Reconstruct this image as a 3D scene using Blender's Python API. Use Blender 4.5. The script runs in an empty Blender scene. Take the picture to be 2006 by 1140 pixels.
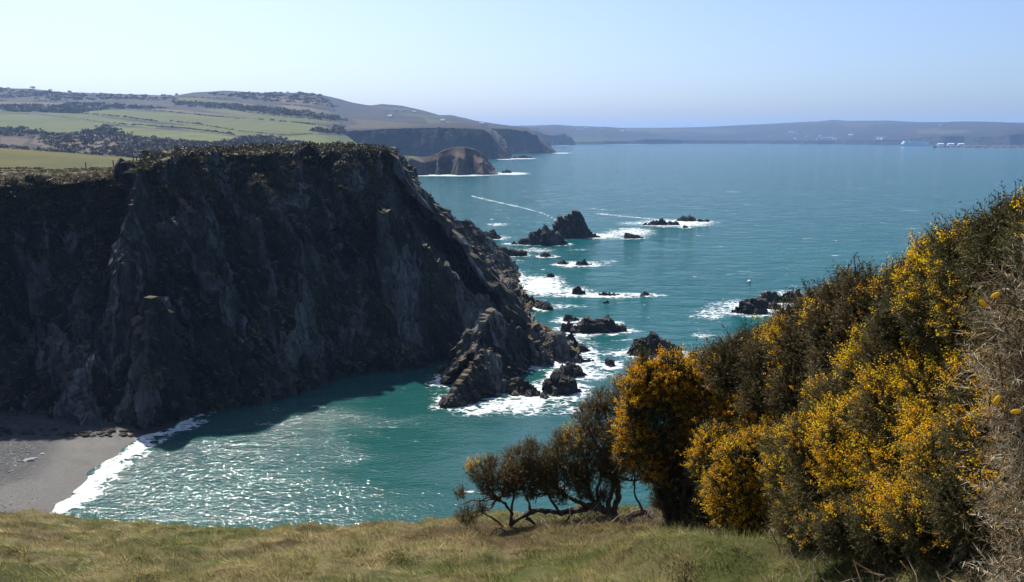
import bpy, math, random
import numpy as np
from mathutils import Vector, Matrix

random.seed(7)
rng = np.random.default_rng(11)
sc = bpy.context.scene
col = sc.collection
R = math.radians

# ------------------------------------------------------------------ camera
CAM_Z, PITCH, F, W, H = 45.0, R(10.3), 1670.0, 2006.0, 1140.0
cam_d = bpy.data.cameras.new('camera')
cam_d.sensor_width = 36.0
cam_d.lens = F / W * 36.0
cam_d.clip_start, cam_d.clip_end = 0.05, 40000.0
cam = bpy.data.objects.new('camera', cam_d)
cam.location = (0, 0, CAM_Z)
cam.rotation_euler = (R(90) - PITCH, 0, 0)
col.objects.link(cam)
sc.camera = cam

# ------------------------------------------------------------------ light
SUN_AZ, SUN_EL = -29.0, 51.0          # degrees, azimuth from +Y, negative = left
world = bpy.data.worlds.new('World')
sc.world = world
world.use_nodes = True
wn = world.node_tree.nodes
bg = wn['Background']
sky = wn.new('ShaderNodeTexSky')
sky.sky_type = 'NISHITA'
sky.sun_disc = False
sky.sun_elevation = R(SUN_EL)
sky.sun_rotation = R(SUN_AZ)
sky.altitude = 0
sky.air_density = 0.7
sky.dust_density = 2.1
sky.ozone_density = 6.0
world.node_tree.links.new(sky.outputs[0], bg.inputs[0])
bg.inputs[1].default_value = 0.11
sd = bpy.data.lights.new('sun', 'SUN')
sd.energy = 5.0
sd.angle = R(0.53)
sd.color = (1.0, 0.94, 0.85)
so = bpy.data.objects.new('sun', sd)
a, e = R(SUN_AZ), R(SUN_EL)
sdir = Vector((math.sin(a) * math.cos(e), math.cos(a) * math.cos(e), math.sin(e)))
so.rotation_euler = sdir.to_track_quat('Z', 'Y').to_euler()
so.location = (0, 0, 300)
col.objects.link(so)

sc.view_settings.view_transform = 'Standard'
sc.view_settings.look = 'None'
sc.view_settings.gamma = 1
sc.view_settings.exposure = 0.68
sc.view_settings.use_curve_mapping = False
sc.cycles.use_denoising = True
sc.cycles.max_bounces = 6
sc.cycles.diffuse_bounces = 3
sc.cycles.glossy_bounces = 2
sc.cycles.transmission_bounces = 3
sc.cycles.volume_bounces = 1
sc.cycles.transparent_max_bounces = 4
sc.cycles.sample_clamp_indirect = 6

# ------------------------------------------------------------------ pixel <-> place
CP, SP = math.cos(PITCH), math.sin(PITCH)

def ray(px, py):
    dx, dy = px - W / 2, py - H / 2
    return np.array([dx, F * CP - dy * SP, -(dy * CP + F * SP)]) / F

def at(px, py, Y):
    d = ray(px, py)
    return np.array([d[0] / d[1] * Y, Y, CAM_Z + d[2] / d[1] * Y])

def sea(px, py, z=0.0):
    d = ray(px, py)
    t = (z - CAM_Z) / d[2]
    return np.array([d[0] * t, d[1] * t, z])

def proj(P):
    P = np.asarray(P, float)
    x, y, z = P[..., 0], P[..., 1], P[..., 2] - CAM_Z
    dep = y * CP - z * SP
    up = y * SP + z * CP
    dep = np.where(dep < 0.05, 0.05, dep)
    return np.stack([W / 2 + F * x / dep, H / 2 - F * up / dep], -1)

# ------------------------------------------------------------------ noise
def _h(ix, iy, iz, s=0):
    n = (ix.astype(np.int64) * 374761393 + iy.astype(np.int64) * 668265263 +
         iz.astype(np.int64) * 2147483647 + s * 974711) & 0xffffffff
    n = ((n ^ (n >> 13)) * 1274126177) & 0xffffffff
    n = ((n ^ (n >> 16)) * 2246822519) & 0xffffffff
    return ((n ^ (n >> 15)) & 0xffffff) / float(0xffffff)

def vn(P, s=0):
    P = np.asarray(P, float)
    f = np.floor(P); t = P - f; t = t * t * (3 - 2 * t)
    i = f.astype(np.int64)
    x, y, z = i[..., 0], i[..., 1], i[..., 2]
    tx, ty, tz = t[..., 0], t[..., 1], t[..., 2]
    def L(dz):
        a = _h(x, y, z + dz, s) * (1 - tx) + _h(x + 1, y, z + dz, s) * tx
        b = _h(x, y + 1, z + dz, s) * (1 - tx) + _h(x + 1, y + 1, z + dz, s) * tx
        return a * (1 - ty) + b * ty
    return (L(0) * (1 - tz) + L(1) * tz) * 2 - 1

def fbm(P, o=4, s=0, g=0.5):
    r, a, tot = 0, 1.0, 0
    P = np.asarray(P, float)
    for k in range(o):
        r = r + a * vn(P, s + k * 17); tot += a
        a *= g; P = P * 2.03 + 11.7
    return r / tot

def ridged(P, o=3, s=0):
    r, a, tot = 0, 1.0, 0
    P = np.asarray(P, float)
    for k in range(o):
        r = r + a * (1 - 2 * np.abs(vn(P, s + k * 13))); tot += a
        a *= 0.5; P = P * 2.07 + 5.1
    return r / tot

def cells(P, s=0):
    """random value of the nearest jittered cell: flat blocks with sharp steps"""
    P = np.asarray(P, float)
    b = np.floor(P).astype(np.int64)
    best = np.full(P.shape[:-1], 9.0); val = np.zeros(P.shape[:-1])
    for i in (-1, 0, 1):
        for j in (-1, 0, 1):
            for k in (-1, 0, 1):
                x, y, z = b[..., 0] + i, b[..., 1] + j, b[..., 2] + k
                d = ((x + _h(x, y, z, s + 1) - P[..., 0]) ** 2 + (y + _h(x, y, z, s + 2) - P[..., 1]) ** 2 +
                     (z + _h(x, y, z, s + 3) - P[..., 2]) ** 2)
                m = d < best
                best = np.where(m, d, best)
                val = np.where(m, _h(x, y, z, s + 4), val)
    return val * 2 - 1

def smooth01(x, a, b):
    t = np.clip((x - a) / (b - a), 0, 1)
    return t * t * (3 - 2 * t)

# ------------------------------------------------------------------ mesh helpers
def mesh_np(name, V, faces, mats, smooth=False, attrs=None, mat_idx=None, parent=None):
    """V (n,3); faces = list of int arrays (m,3) or (m,4)"""
    V = np.ascontiguousarray(V, dtype=np.float32).reshape(-1, 3)
    faces = [np.asarray(f, np.int32) for f in faces if len(f)]
    me = bpy.data.meshes.new(name)
    me.vertices.add(len(V)); me.vertices.foreach_set('co', V.ravel())
    nl = sum(f.size for f in faces); npoly = sum(len(f) for f in faces)
    me.loops.add(nl); me.polygons.add(npoly)
    me.loops.foreach_set('vertex_index', np.concatenate([f.ravel() for f in faces]))
    tot = np.concatenate([np.full(len(f), f.shape[1], np.int32) for f in faces])
    st = np.concatenate([[0], np.cumsum(tot)[:-1]]).astype(np.int32)
    me.polygons.foreach_set('loop_start', st)
    if mat_idx is not None:
        me.polygons.foreach_set('material_index', np.asarray(mat_idx, np.int32))
    me.polygons.foreach_set('use_smooth', np.full(npoly, smooth))
    for k, v in (attrs or {}).items():
        v = np.asarray(v, np.float32)
        if v.ndim == 1:
            at_ = me.attributes.new(k, 'FLOAT', 'POINT'); at_.data.foreach_set('value', v)
        else:
            if v.shape[1] == 3:
                v = np.concatenate([v, np.ones((len(v), 1), np.float32)], 1)
            at_ = me.attributes.new(k, 'FLOAT_COLOR', 'POINT'); at_.data.foreach_set('color', np.ascontiguousarray(v).ravel())
    me.update(calc_edges=True)
    for m in (mats if isinstance(mats, (list, tuple)) else [mats]):
        me.materials.append(m)
    o = bpy.data.objects.new(name, me)
    col.objects.link(o)
    if parent is not None:
        o.parent = parent
    return o

def grid_faces(nu, nv):
    i = np.arange(nu - 1)[:, None] * nv + np.arange(nv - 1)[None, :]
    i = i.ravel()
    return np.stack([i, i + nv, i + nv + 1, i + 1], 1)

def tag(o, label=None, cat=None, group=None, kind=None):
    for k, v in (('label', label), ('category', cat), ('group', group), ('kind', kind)):
        if v: o[k] = v
    return o

def empty(name, loc=(0, 0, 0), rz=0):
    o = bpy.data.objects.new(name, None)
    o.location = loc; o.rotation_euler = (0, 0, rz); o.empty_display_size = 0.5
    col.objects.link(o)
    return o

def loft(net, nu, nv, smooth=0):
    """net[u][v] = 3D point; linear resample with density by projected size"""
    N = np.array(net, float)
    Q = proj(N)
    def res(N, Q, axis, n):
        N = np.moveaxis(N, axis, 0); Q = np.moveaxis(Q, axis, 0)
        w = np.linalg.norm(np.diff(Q, axis=0), axis=-1).mean(-1)
        w = np.maximum(w, 0.02 * w.max()); w = np.minimum(w, w.mean() * 3.0)
        c = np.concatenate([[0], np.cumsum(w)]); t = np.linspace(0, c[-1], n)
        k = np.clip(np.searchsorted(c, t, side='right') - 1, 0, len(w) - 1)
        f = ((t - c[k]) / w[k]).reshape(-1, *([1] * (N.ndim - 1)))
        return np.moveaxis(N[k] * (1 - f) + N[k + 1] * f, 0, axis)
    A = res(N, Q, 0, nu)
    A = res(A, proj(A), 1, nv)
    for _ in range(smooth):
        B = A.copy()
        B[1:-1] = 0.25 * A[:-2] + 0.5 * A[1:-1] + 0.25 * A[2:]
        A = B.copy()
        A[:, 1:-1] = 0.25 * B[:, :-2] + 0.5 * B[:, 1:-1] + 0.25 * B[:, 2:]
    return A

def gnormals(A):
    du = np.gradient(A, axis=0); dv = np.gradient(A, axis=1)
    n = np.cross(du, dv)
    return n / (np.linalg.norm(n, axis=-1, keepdims=True) + 1e-9)

def tube(points, radii, sides=6):
    P = np.array(points, float); n = len(P)
    T = np.gradient(P, axis=0); T /= np.linalg.norm(T, axis=1, keepdims=True) + 1e-9
    ref = np.array([0.31, 0.2, 0.93])
    A = np.cross(T, ref); A /= np.linalg.norm(A, axis=1, keepdims=True) + 1e-9
    B = np.cross(T, A)
    ang = np.arange(sides) * 2 * math.pi / sides
    V = P[:, None] + (A[:, None] * np.cos(ang)[None, :, None] + B[:, None] * np.sin(ang)[None, :, None]) * np.array(radii)[:, None, None]
    f = []
    for i in range(n - 1):
        for j in range(sides):
            k = (j + 1) % sides
            f.append((i * sides + j, i * sides + k, (i + 1) * sides + k, (i + 1) * sides + j))
    return V.reshape(-1, 3), np.array(f)

def merge(parts):
    Vs, Fs, off = [], {}, 0
    for V, f in parts:
        f = np.asarray(f)
        Vs.append(V); Fs.setdefault(f.shape[1], []).append(f + off); off += len(V)
    return np.concatenate(Vs), [np.concatenate(x) for x in Fs.values()]

def box(x0, x1, y0, y1, z0, z1):
    V = np.array([(x, y, z) for z in (z0, z1) for y in (y0, y1) for x in (x0, x1)], float)
    f = np.array([(0, 2, 3, 1), (4, 5, 7, 6), (0, 1, 5, 4), (2, 6, 7, 3), (0, 4, 6, 2), (1, 3, 7, 5)])
    return V, f

# ------------------------------------------------------------------ materials
class NT:
    def __init__(s, name):
        s.m = bpy.data.materials.new(name); s.m.use_nodes = True
        s.t = s.m.node_tree; s.n = s.t.nodes
        s.b = s.n['Principled BSDF']; s.out = s.n['Material Output']
    def link(s, a, b): s.t.links.new(a, b)
    def new(s, typ, **kw):
        n = s.n.new(typ)
        for k, v in kw.items(): setattr(n, k, v)
        return n
    def coord(s, scale=(1, 1, 1)):
        g = s.new('ShaderNodeNewGeometry')
        m = s.new('ShaderNodeMapping'); m.inputs['Scale'].default_value = scale
        s.link(g.outputs['Position'], m.inputs['Vector'])
        return m.outputs[0]
    def noise(s, scale, detail=4, vec=None, rough=0.55, dist=0.0):
        n = s.new('ShaderNodeTexNoise'); n.inputs['Scale'].default_value = scale
        n.inputs['Detail'].default_value = detail; n.inputs['Roughness'].default_value = rough
        n.inputs['Distortion'].default_value = dist
        s.link(vec if vec is not None else s.coord(), n.inputs['Vector'])
        return n.outputs[0]
    def ramp(s, fac, stops, interp='LINEAR'):
        r = s.new('ShaderNodeValToRGB'); r.color_ramp.interpolation = interp
        el = r.color_ramp.elements
        while len(el) < len(stops): el.new(0.5)
        for q, (p, c) in zip(el, stops):
            q.position = p; q.color = (*c, 1) if len(c) == 3 else c
        s.link(fac, r.inputs[0])
        return r.outputs[0]
    def mix(s, f, a, b, mode='MIX'):
        m = s.new('ShaderNodeMix', data_type='RGBA', blend_type=mode)
        for sock, v in ((m.inputs[0], f), (m.inputs[6], a), (m.inputs[7], b)):
            if isinstance(v, (int, float)): sock.default_value = v
            elif isinstance(v, tuple): sock.default_value = (*v, 1)
            else: s.link(v, sock)
        return m.outputs[2]
    def math(s, op, a, b=0.0, c=0.0):
        m = s.new('ShaderNodeMath', operation=op)
        for sock, v in zip(m.inputs, (a, b, c)):
            if isinstance(v, (int, float)): sock.default_value = v
            else: s.link(v, sock)
        return m.outputs[0]
    def mapr(s, v, a, b, c=0.0, d=1.0, smooth=True):
        m = s.new('ShaderNodeMapRange'); m.clamp = True
        m.interpolation_type = 'SMOOTHSTEP' if smooth else 'LINEAR'
        for sock, x in zip((m.inputs[0], m.inputs[1], m.inputs[2], m.inputs[3], m.inputs[4]), (v, a, b, c, d)):
            if isinstance(x, (int, float)): sock.default_value = x
            else: s.link(x, sock)
        return m.outputs[0]
    def attr(s, name, out='Color'):
        n = s.new('ShaderNodeAttribute'); n.attribute_name = name
        return n.outputs[out]
    def bump(s, height, strength=0.5, dist=1.0, normal=None):
        b = s.new('ShaderNodeBump'); b.inputs['Strength'].default_value = strength
        b.inputs['Distance'].default_value = dist
        s.link(height, b.inputs['Height'])
        if normal is not None: s.link(normal, b.inputs['Normal'])
        return b.outputs[0]
    def upz(s):
        g = s.new('ShaderNodeNewGeometry'); x = s.new('ShaderNodeSeparateXYZ')
        s.link(g.outputs['Normal'], x.inputs[0])
        return x.outputs[2]
    def done(s, color=None, rough=None, normal=None, spec=None):
        for k, v in (('Base Color', color), ('Roughness', rough), ('Normal', normal), ('Specular IOR Level', spec)):
            if v is None: continue
            if isinstance(v, (int, float)): s.b.inputs[k].default_value = v
            elif isinstance(v, tuple): s.b.inputs[k].default_value = (*v, 1)
            else: s.link(v, s.b.inputs[k])
        return s.m

def mat_plain(name, c, rough=0.7, var=0.15, scale=3.0):
    t = NT(name)
    n = t.noise(scale, 3)
    lo = tuple(x * (1 - var) for x in c); hi = tuple(min(1, x * (1 + var)) for x in c)
    return t.done(t.ramp(n, [(0.3, lo), (0.7, hi)]), rough)

def mat_rock(name, dark=1.0, veg=0.6, fine=1.0):
    t = NT(name)
    tall = t.coord((1, 1, 0.2))
    wob = t.new('ShaderNodeTexNoise'); wob.inputs['Scale'].default_value = 0.35 * fine; wob.inputs['Detail'].default_value = 5
    t.link(tall, wob.inputs['Vector'])
    wv = t.new('ShaderNodeVectorMath', operation='MULTIPLY_ADD'); k_ = 3.0 / fine
    wv.inputs[1].default_value = (k_, k_, k_); t.link(wob.outputs['Color'], wv.inputs[0]); t.link(tall, wv.inputs[2])
    vo = t.new('ShaderNodeTexVoronoi'); vo.inputs['Scale'].default_value = 0.22 * fine
    t.link(wv.outputs[0], vo.inputs['Vector'])
    sx = t.new('ShaderNodeSeparateColor'); t.link(vo.outputs['Color'], sx.inputs[0])
    a = t.noise(0.14 * fine, 6, tall, 0.62)
    b = t.noise(0.9 * fine, 6, tall, 0.7)
    # paler slabs of clean slate between dark weathered and overgrown rock
    a = t.math('ADD', t.math('MULTIPLY', a, 0.66), t.math('MULTIPLY', sx.outputs[0], 0.34))
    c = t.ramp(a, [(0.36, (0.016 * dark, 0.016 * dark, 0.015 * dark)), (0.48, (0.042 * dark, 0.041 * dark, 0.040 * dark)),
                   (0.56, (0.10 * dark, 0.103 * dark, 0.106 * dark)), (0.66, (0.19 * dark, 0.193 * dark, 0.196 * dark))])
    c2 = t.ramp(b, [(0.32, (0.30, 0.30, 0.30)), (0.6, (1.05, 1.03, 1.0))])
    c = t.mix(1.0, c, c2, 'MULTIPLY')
    ve = t.new('ShaderNodeTexVoronoi', feature='DISTANCE_TO_EDGE'); ve.inputs['Scale'].default_value = 0.5 * fine
    t.link(wv.outputs[0], ve.inputs['Vector'])
    c = t.mix(t.mapr(ve.outputs['Distance'], 0.0, 0.07, 0.75, 0.0), c, (0.008, 0.008, 0.008))
    moss = t.mapr(t.noise(0.09 * fine, 5, None, 0.62), 0.5, 0.62)
    c = t.mix(t.math('MULTIPLY', moss, 0.6 * veg), c, t.ramp(t.noise(1.2 * fine, 4), [(0.35, (0.018, 0.020, 0.008)), (0.7, (0.062, 0.060, 0.024))]))
    rust = t.mapr(t.noise(0.35 * fine, 4), 0.52, 0.68)
    c = t.mix(t.math('MULTIPLY', rust, 0.4), c, (0.055, 0.042, 0.026))
    # grass and lichen on the ledges, colour brightened to make upward faces look sunlit
    up = t.upz()
    vn_ = t.noise(0.5 * fine, 4)
    v = t.mapr(t.math('ADD', up, t.math('MULTIPLY', vn_, 0.8)), 1.06, 1.24)
    vc = t.ramp(t.noise(1.7 * fine, 4), [(0.3, (0.06, 0.052, 0.022)), (0.55, (0.13, 0.10, 0.045)), (0.75, (0.24, 0.18, 0.085))])
    c = t.mix(t.math('MULTIPLY', v, veg), c, vc)
    bm = t.bump(t.noise(1.6 * fine, 8, tall, 0.7), 0.9, 0.5 / fine)
    return t.done(c, 0.82, bm, 0.25)

M = {}
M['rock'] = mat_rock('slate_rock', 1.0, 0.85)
M['sea_rock'] = mat_rock('sea_rock', 0.62, 0.25)
M['far_rock'] = mat_rock('far_rock', 0.75, 0.8, 0.25)

def mat_sea():
    t = NT('sea_water')
    foam = t.attr('foam', 'Fac')
    p = t.coord((1, 1, 1))
    # waves: wind blows in from the right, crests lie mostly across the view
    cove = t.attr('cove', 'Fac')
    w1 = t.noise(0.13, 4, t.coord((0.6, 1.4, 1)), 0.55, 0.4)
    w2 = t.noise(0.5, 4, t.coord((0.7, 1.35, 1)), 0.6, 0.4)
    w3 = t.noise(1.9, 2, t.coord((0.8, 1.2, 1)), 0.6, 0.5)
    h = t.math('ADD', t.math('MULTIPLY', w1, t.mapr(cove, 0, 1, 1.7, 0.3, False)),
               t.math('ADD', t.math('MULTIPLY', w2, t.mapr(cove, 0, 1, 0.48, 0.09, False)), t.math('MULTIPLY', w3, t.mapr(t.math('ADD', t.noise(0.055, 3, t.coord((0.6, 1.3, 1)), 0.6, 0.6), t.attr('ripple', 'Fac')), 0.36, 0.74, 0.05, 0.195))))
    bm = t.bump(h, 1.0, 1.0)
    # lacy foam
    vo = t.new('ShaderNodeTexVoronoi', feature='DISTANCE_TO_EDGE'); vo.inputs['Scale'].default_value = 0.55
    dn = t.new('ShaderNodeTexNoise'); dn.inputs['Scale'].default_value = 0.7; dn.inputs['Detail'].default_value = 4
    t.link(p, dn.inputs['Vector'])
    va = t.new('ShaderNodeVectorMath', operation='MULTIPLY_ADD')
    va.inputs[1].default_value = (3.2, 3.2, 0); t.link(dn.outputs['Color'], va.inputs[0]); t.link(t.coord((0.8, 1.1, 0)), va.inputs[2])
    t.link(va.outputs[0], vo.inputs['Vector'])
    lace = t.mapr(vo.outputs['Distance'], 0.0, 0.32, 1.0, 0.0, False)
    n1 = t.noise(0.28, 6, t.coord((0.8, 1.2, 1)), 0.68, 0.8)
    tex = t.math('ADD', t.math('MULTIPLY', lace, 0.42), t.math('MULTIPLY', n1, 0.66))
    big = t.noise(0.07, 4, t.coord((0.6, 1.5, 1)), 0.6)
    thr = t.math('ADD', t.math('SUBTRACT', 1.0, t.math('MULTIPLY', foam, 0.98)), t.math('MULTIPLY', t.math('SUBTRACT', 0.5, big), 0.55))
    f1 = t.mapr(tex, thr, t.math('ADD', thr, 0.26))
    f1 = t.math('MULTIPLY', f1, t.mapr(foam, 0.02, 0.2))
    f1 = t.math('MULTIPLY', f1, t.mapr(t.noise(1.1, 5, t.coord((0.8, 1.2, 1)), 0.7, 0.8), 0.36, 0.6, 0.25, 1.0))
    # scattered whitecaps
    wc = t.noise(0.10, 8, t.coord((0.55, 1.5, 1)), 0.72, 0.5)
    f2 = t.math('MULTIPLY', t.mapr(wc, 0.645, 0.69), 0.75)
    f = t.math('MULTIPLY', t.math('MAXIMUM', f1, f2), 0.9)
    # shallower, greener water inside the cove; slow patches outside
    pat = t.noise(0.012, 4, t.coord((0.5, 1.4, 1)))
    deep = t.ramp(pat, [(0.3, (0.003, 0.062, 0.066)), (0.7, (0.004, 0.080, 0.082))])
    c = t.mix(cove, deep, (0.010, 0.063, 0.058))
    c = t.mix(f, c, (0.82, 0.84, 0.84))
    rough = t.mapr(f, 0.0, 1.0, 0.085, 0.85, False)
    t.b.inputs['IOR'].default_value = 1.34
    return t.done(c, rough, bm, t.mapr(cove, 0, 1, 0.08, 0.5, False))
M['sea'] = mat_sea()

def mat_leaf(name, transl=0.35, rough=0.6):
    t = NT(name)
    c = t.attr('tint')
    t.done(c, rough, None, 0.2)
    tr = t.new('ShaderNodeBsdfTranslucent'); t.link(c, tr.inputs[0])
    mx = t.new('ShaderNodeMixShader'); mx.inputs[0].default_value = transl
    t.link(t.b.outputs[0], mx.inputs[1]); t.link(tr.outputs[0], mx.inputs[2])
    t.link(mx.outputs[0], t.out.inputs[0])
    return t.m
M['leaf'] = mat_leaf('gorse_leaf', 0.22)
M['petal'] = mat_leaf('gorse_petal', 0.55)
M['grass'] = mat_leaf('grass_blade', 0.35)
M['scrub'] = mat_leaf('scrub_leaf', 0.2)

def mat_tinted(name, scale=0.05, rough=0.9, amt=0.3, bumpd=0.0):
    t = NT(name)
    n = t.noise(scale, 6, None, 0.65)
    v = t.ramp(n, [(0.25, (1 - amt,) * 3), (0.75, (1 + amt,) * 3)])
    c = t.mix(1.0, t.attr('tint'), v, 'MULTIPLY')
    bm = t.bump(t.noise(scale * 5, 5), 0.6, bumpd) if bumpd else None
    return t.done(c, rough, bm, 0.15)
M['terrain'] = mat_tinted('hill_ground', 0.03, 0.95, 0.35, 1.5)
M['far_terrain'] = mat_tinted('far_hill_ground', 0.008, 0.95, 0.4)
M['turf'] = mat_tinted('turf_soil', 2.5, 0.95, 0.4, 0.05)
M['field'] = mat_tinted('pasture', 0.25, 0.95, 0.22, 0.2)

def mat_bark():
    t = NT('gorse_bark')
    n = t.noise(9, 6, t.coord((1, 1, 0.4)), 0.7)
    c = t.ramp(n, [(0.3, (0.035, 0.027, 0.02)), (0.55, (0.11, 0.085, 0.06)), (0.75, (0.24, 0.20, 0.14))])
    return t.done(c, 0.9, t.bump(n, 0.8, 0.03), 0.15)
M['bark'] = mat_bark()

def mat_beach():
    t = NT('shingle')
    n = t.noise(1.1, 8, None, 0.75)
    c = t.ramp(n, [(0.3, (0.030, 0.032, 0.033)), (0.5, (0.054, 0.056, 0.057)), (0.66, (0.085, 0.087, 0.087)), (0.8, (0.24, 0.245, 0.245))])
    wet = t.attr('wet', 'Fac')
    c = t.mix(t.math('MULTIPLY', wet, 0.65), c, (0.035, 0.033, 0.03))
    f = t.mapr(t.math('ADD', t.attr('foam', 'Fac'), t.math('MULTIPLY', t.noise(0.8, 6, None, 0.7), 0.9)), 1.0, 1.15)
    c = t.mix(f, c, (0.8, 0.8, 0.8))
    r = t.mapr(wet, 0, 1, 0.9, 0.42, False)
    return t.done(c, r, t.bump(t.noise(3.0, 6, None, 0.7), 0.7, 0.25), 0.3)
M['beach'] = mat_beach()
M['stone'] = mat_plain('pale_boulder', (0.24, 0.24, 0.23), 0.85, 0.35, 2.0)
M['white'] = mat_plain('white_render', (0.78, 0.77, 0.73), 0.8, 0.05, 0.3)
M['roof'] = mat_plain('slate_roof', (0.13, 0.13, 0.15), 0.7, 0.2, 0.3)
M['wood'] = mat_plain('weathered_post', (0.12, 0.10, 0.08), 0.9, 0.3, 4)
M['wire'] = mat_plain('fence_wire', (0.2, 0.2, 0.2), 0.5, 0.1, 4)
M['ferry'] = mat_plain('ferry_paint', (0.62, 0.70, 0.74), 0.5, 0.06, 0.1)
M['ferry_dark'] = mat_plain('ferry_blue', (0.10, 0.22, 0.32), 0.5, 0.1, 0.1)
M['buoy'] = mat_plain('buoy_plastic', (0.8, 0.79, 0.74), 0.4, 0.05, 2)
M['hull_dark'] = mat_plain('dark_hull', (0.03, 0.035, 0.045), 0.5, 0.1, 1)
M['cream'] = mat_plain('cream_wall', (0.75, 0.70, 0.48), 0.8, 0.05, 0.3)
M['breakwater'] = mat_plain('breakwater_stone', (0.09, 0.09, 0.095), 0.9, 0.4, 0.2)

# ------------------------------------------------------------------ rock builders
def displace_rock(A, amp=1.0, scale=1.0, fade=None, seed=0):
    """slaty rock: upright ribs, blocks and splinters pushed along the normals"""
    N = gnormals(A)
    # normals outwards: towards the camera on average
    c = -(A - np.array([0, 0, CAM_Z + 20]))
    s = np.sign((N * c).sum(-1).mean()); N = N * (s if s else 1)
    Sh = A + np.stack([A[..., 2] * 0.16, A[..., 2] * 0.05, A[..., 2] * 0], -1)      # strata dip a little
    T = Sh * np.array([1, 1, 0.22]) / scale
    W_ = np.stack([vn(A * .3 / scale, 31), vn(A * .3 / scale, 32), vn(A * .3 / scale, 33)], -1)
    d = 1.9 * vn(T * 0.10 + seed, 1) + 1.1 * ridged(T * 0.28 + seed, 3, 3)
    d += 1.35 * cells((Sh + W_ * 1.5 * scale) * np.array([0.17, 0.17, 0.05]) / scale + seed, 5)
    d += 1.0 * cells((Sh + W_ * scale) * np.array([0.42, 0.42, 0.13]) / scale + seed, 6)
    d += 0.6 * cells((Sh + W_ * .5 * scale) * np.array([1.0, 1.0, 0.38]) / scale + seed, 9)
    d += 0.45 * fbm(A * 1.1 / scale + seed, 3, 21)
    if fade is not None: d = d * fade
    return A + N * (d * amp * scale)[..., None]

def rib_grid(crest, near=1.9, far=1.2, w0=0.6, floor=-3.0, nu=60, nv=34, seed=0, amp=1.3, scale=0.5, power=1.0, jag=0.0):
    """a ridge of rock: crest = 3D polyline, both flanks fall to the floor level"""
    C = np.array(crest, float)
    w = np.linalg.norm(np.diff(C, axis=0), axis=1); c = np.concatenate([[0], np.cumsum(w)])
    t = np.linspace(0, c[-1], nu)
    P = np.stack([np.interp(t, c, C[:, k]) for k in range(3)], 1)
    if jag:
        q = np.stack([t * 0.9 / scale, t * 0 + seed, t * 0], 1)
        P[:, 2] += jag * (np.abs(vn(q * 0.7, 2)) * 1.2 - 0.3) * np.clip((P[:, 2] - floor) / 3.0, 0, 1)
    T = np.gradient(P[:, :2], axis=0); T /= np.linalg.norm(T, axis=1, keepdims=True) + 1e-9
    Nn = np.stack([T[:, 1], -T[:, 0]], 1)
    Nn *= np.where((Nn * -P[:, :2]).sum(1) >= 0, 1, -1)[:, None]      # near side = facing the camera
    h = np.maximum(P[:, 2] - floor, 0.05)
    s = np.linspace(-1, 1, nv)
    A = np.zeros((nu, nv, 3))
    for j, q in enumerate(s):
        sl = near if q > 0 else far
        off = np.sign(q) * (abs(q) ** 1.0) * (h / sl + w0)
        A[:, j, :2] = P[:, :2] + Nn * off[:, None]
        A[:, j, 2] = floor + h * (1 - abs(q) ** power)
    fade = np.ones((nu, nv))
    fade *= smooth01(A[..., 2], floor, floor + 2.0)
    A2 = displace_rock(A, amp, scale, fade, seed)
    return A2

FOAM_SRC = []      # (x, y, radius, strength)
def rock_foam(A, pad=1.0, strength=0.9):
    Q = A.reshape(-1, 3)
    Q = Q[np.abs(Q[:, 2]) < 1.0]
    if len(Q) == 0: return
    k = max(1, len(Q) // 26)
    for q in Q[::k]:
        FOAM_SRC.append((q[0], q[1], pad, strength))

# ================================================================== STRUCTURE: the near cliff
BASE = {}
def column(base, rows):
    b = sea(*base)
    out = [b + np.array([0, -0.5, -4.0]), b]
    for px, py, dy in rows:
        out.append(at(px, py, b[1] + dy))
    return out
def inland(p, dy, dz, dx=0.0):
    return p + np.array([dx, dy, dz])

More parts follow.
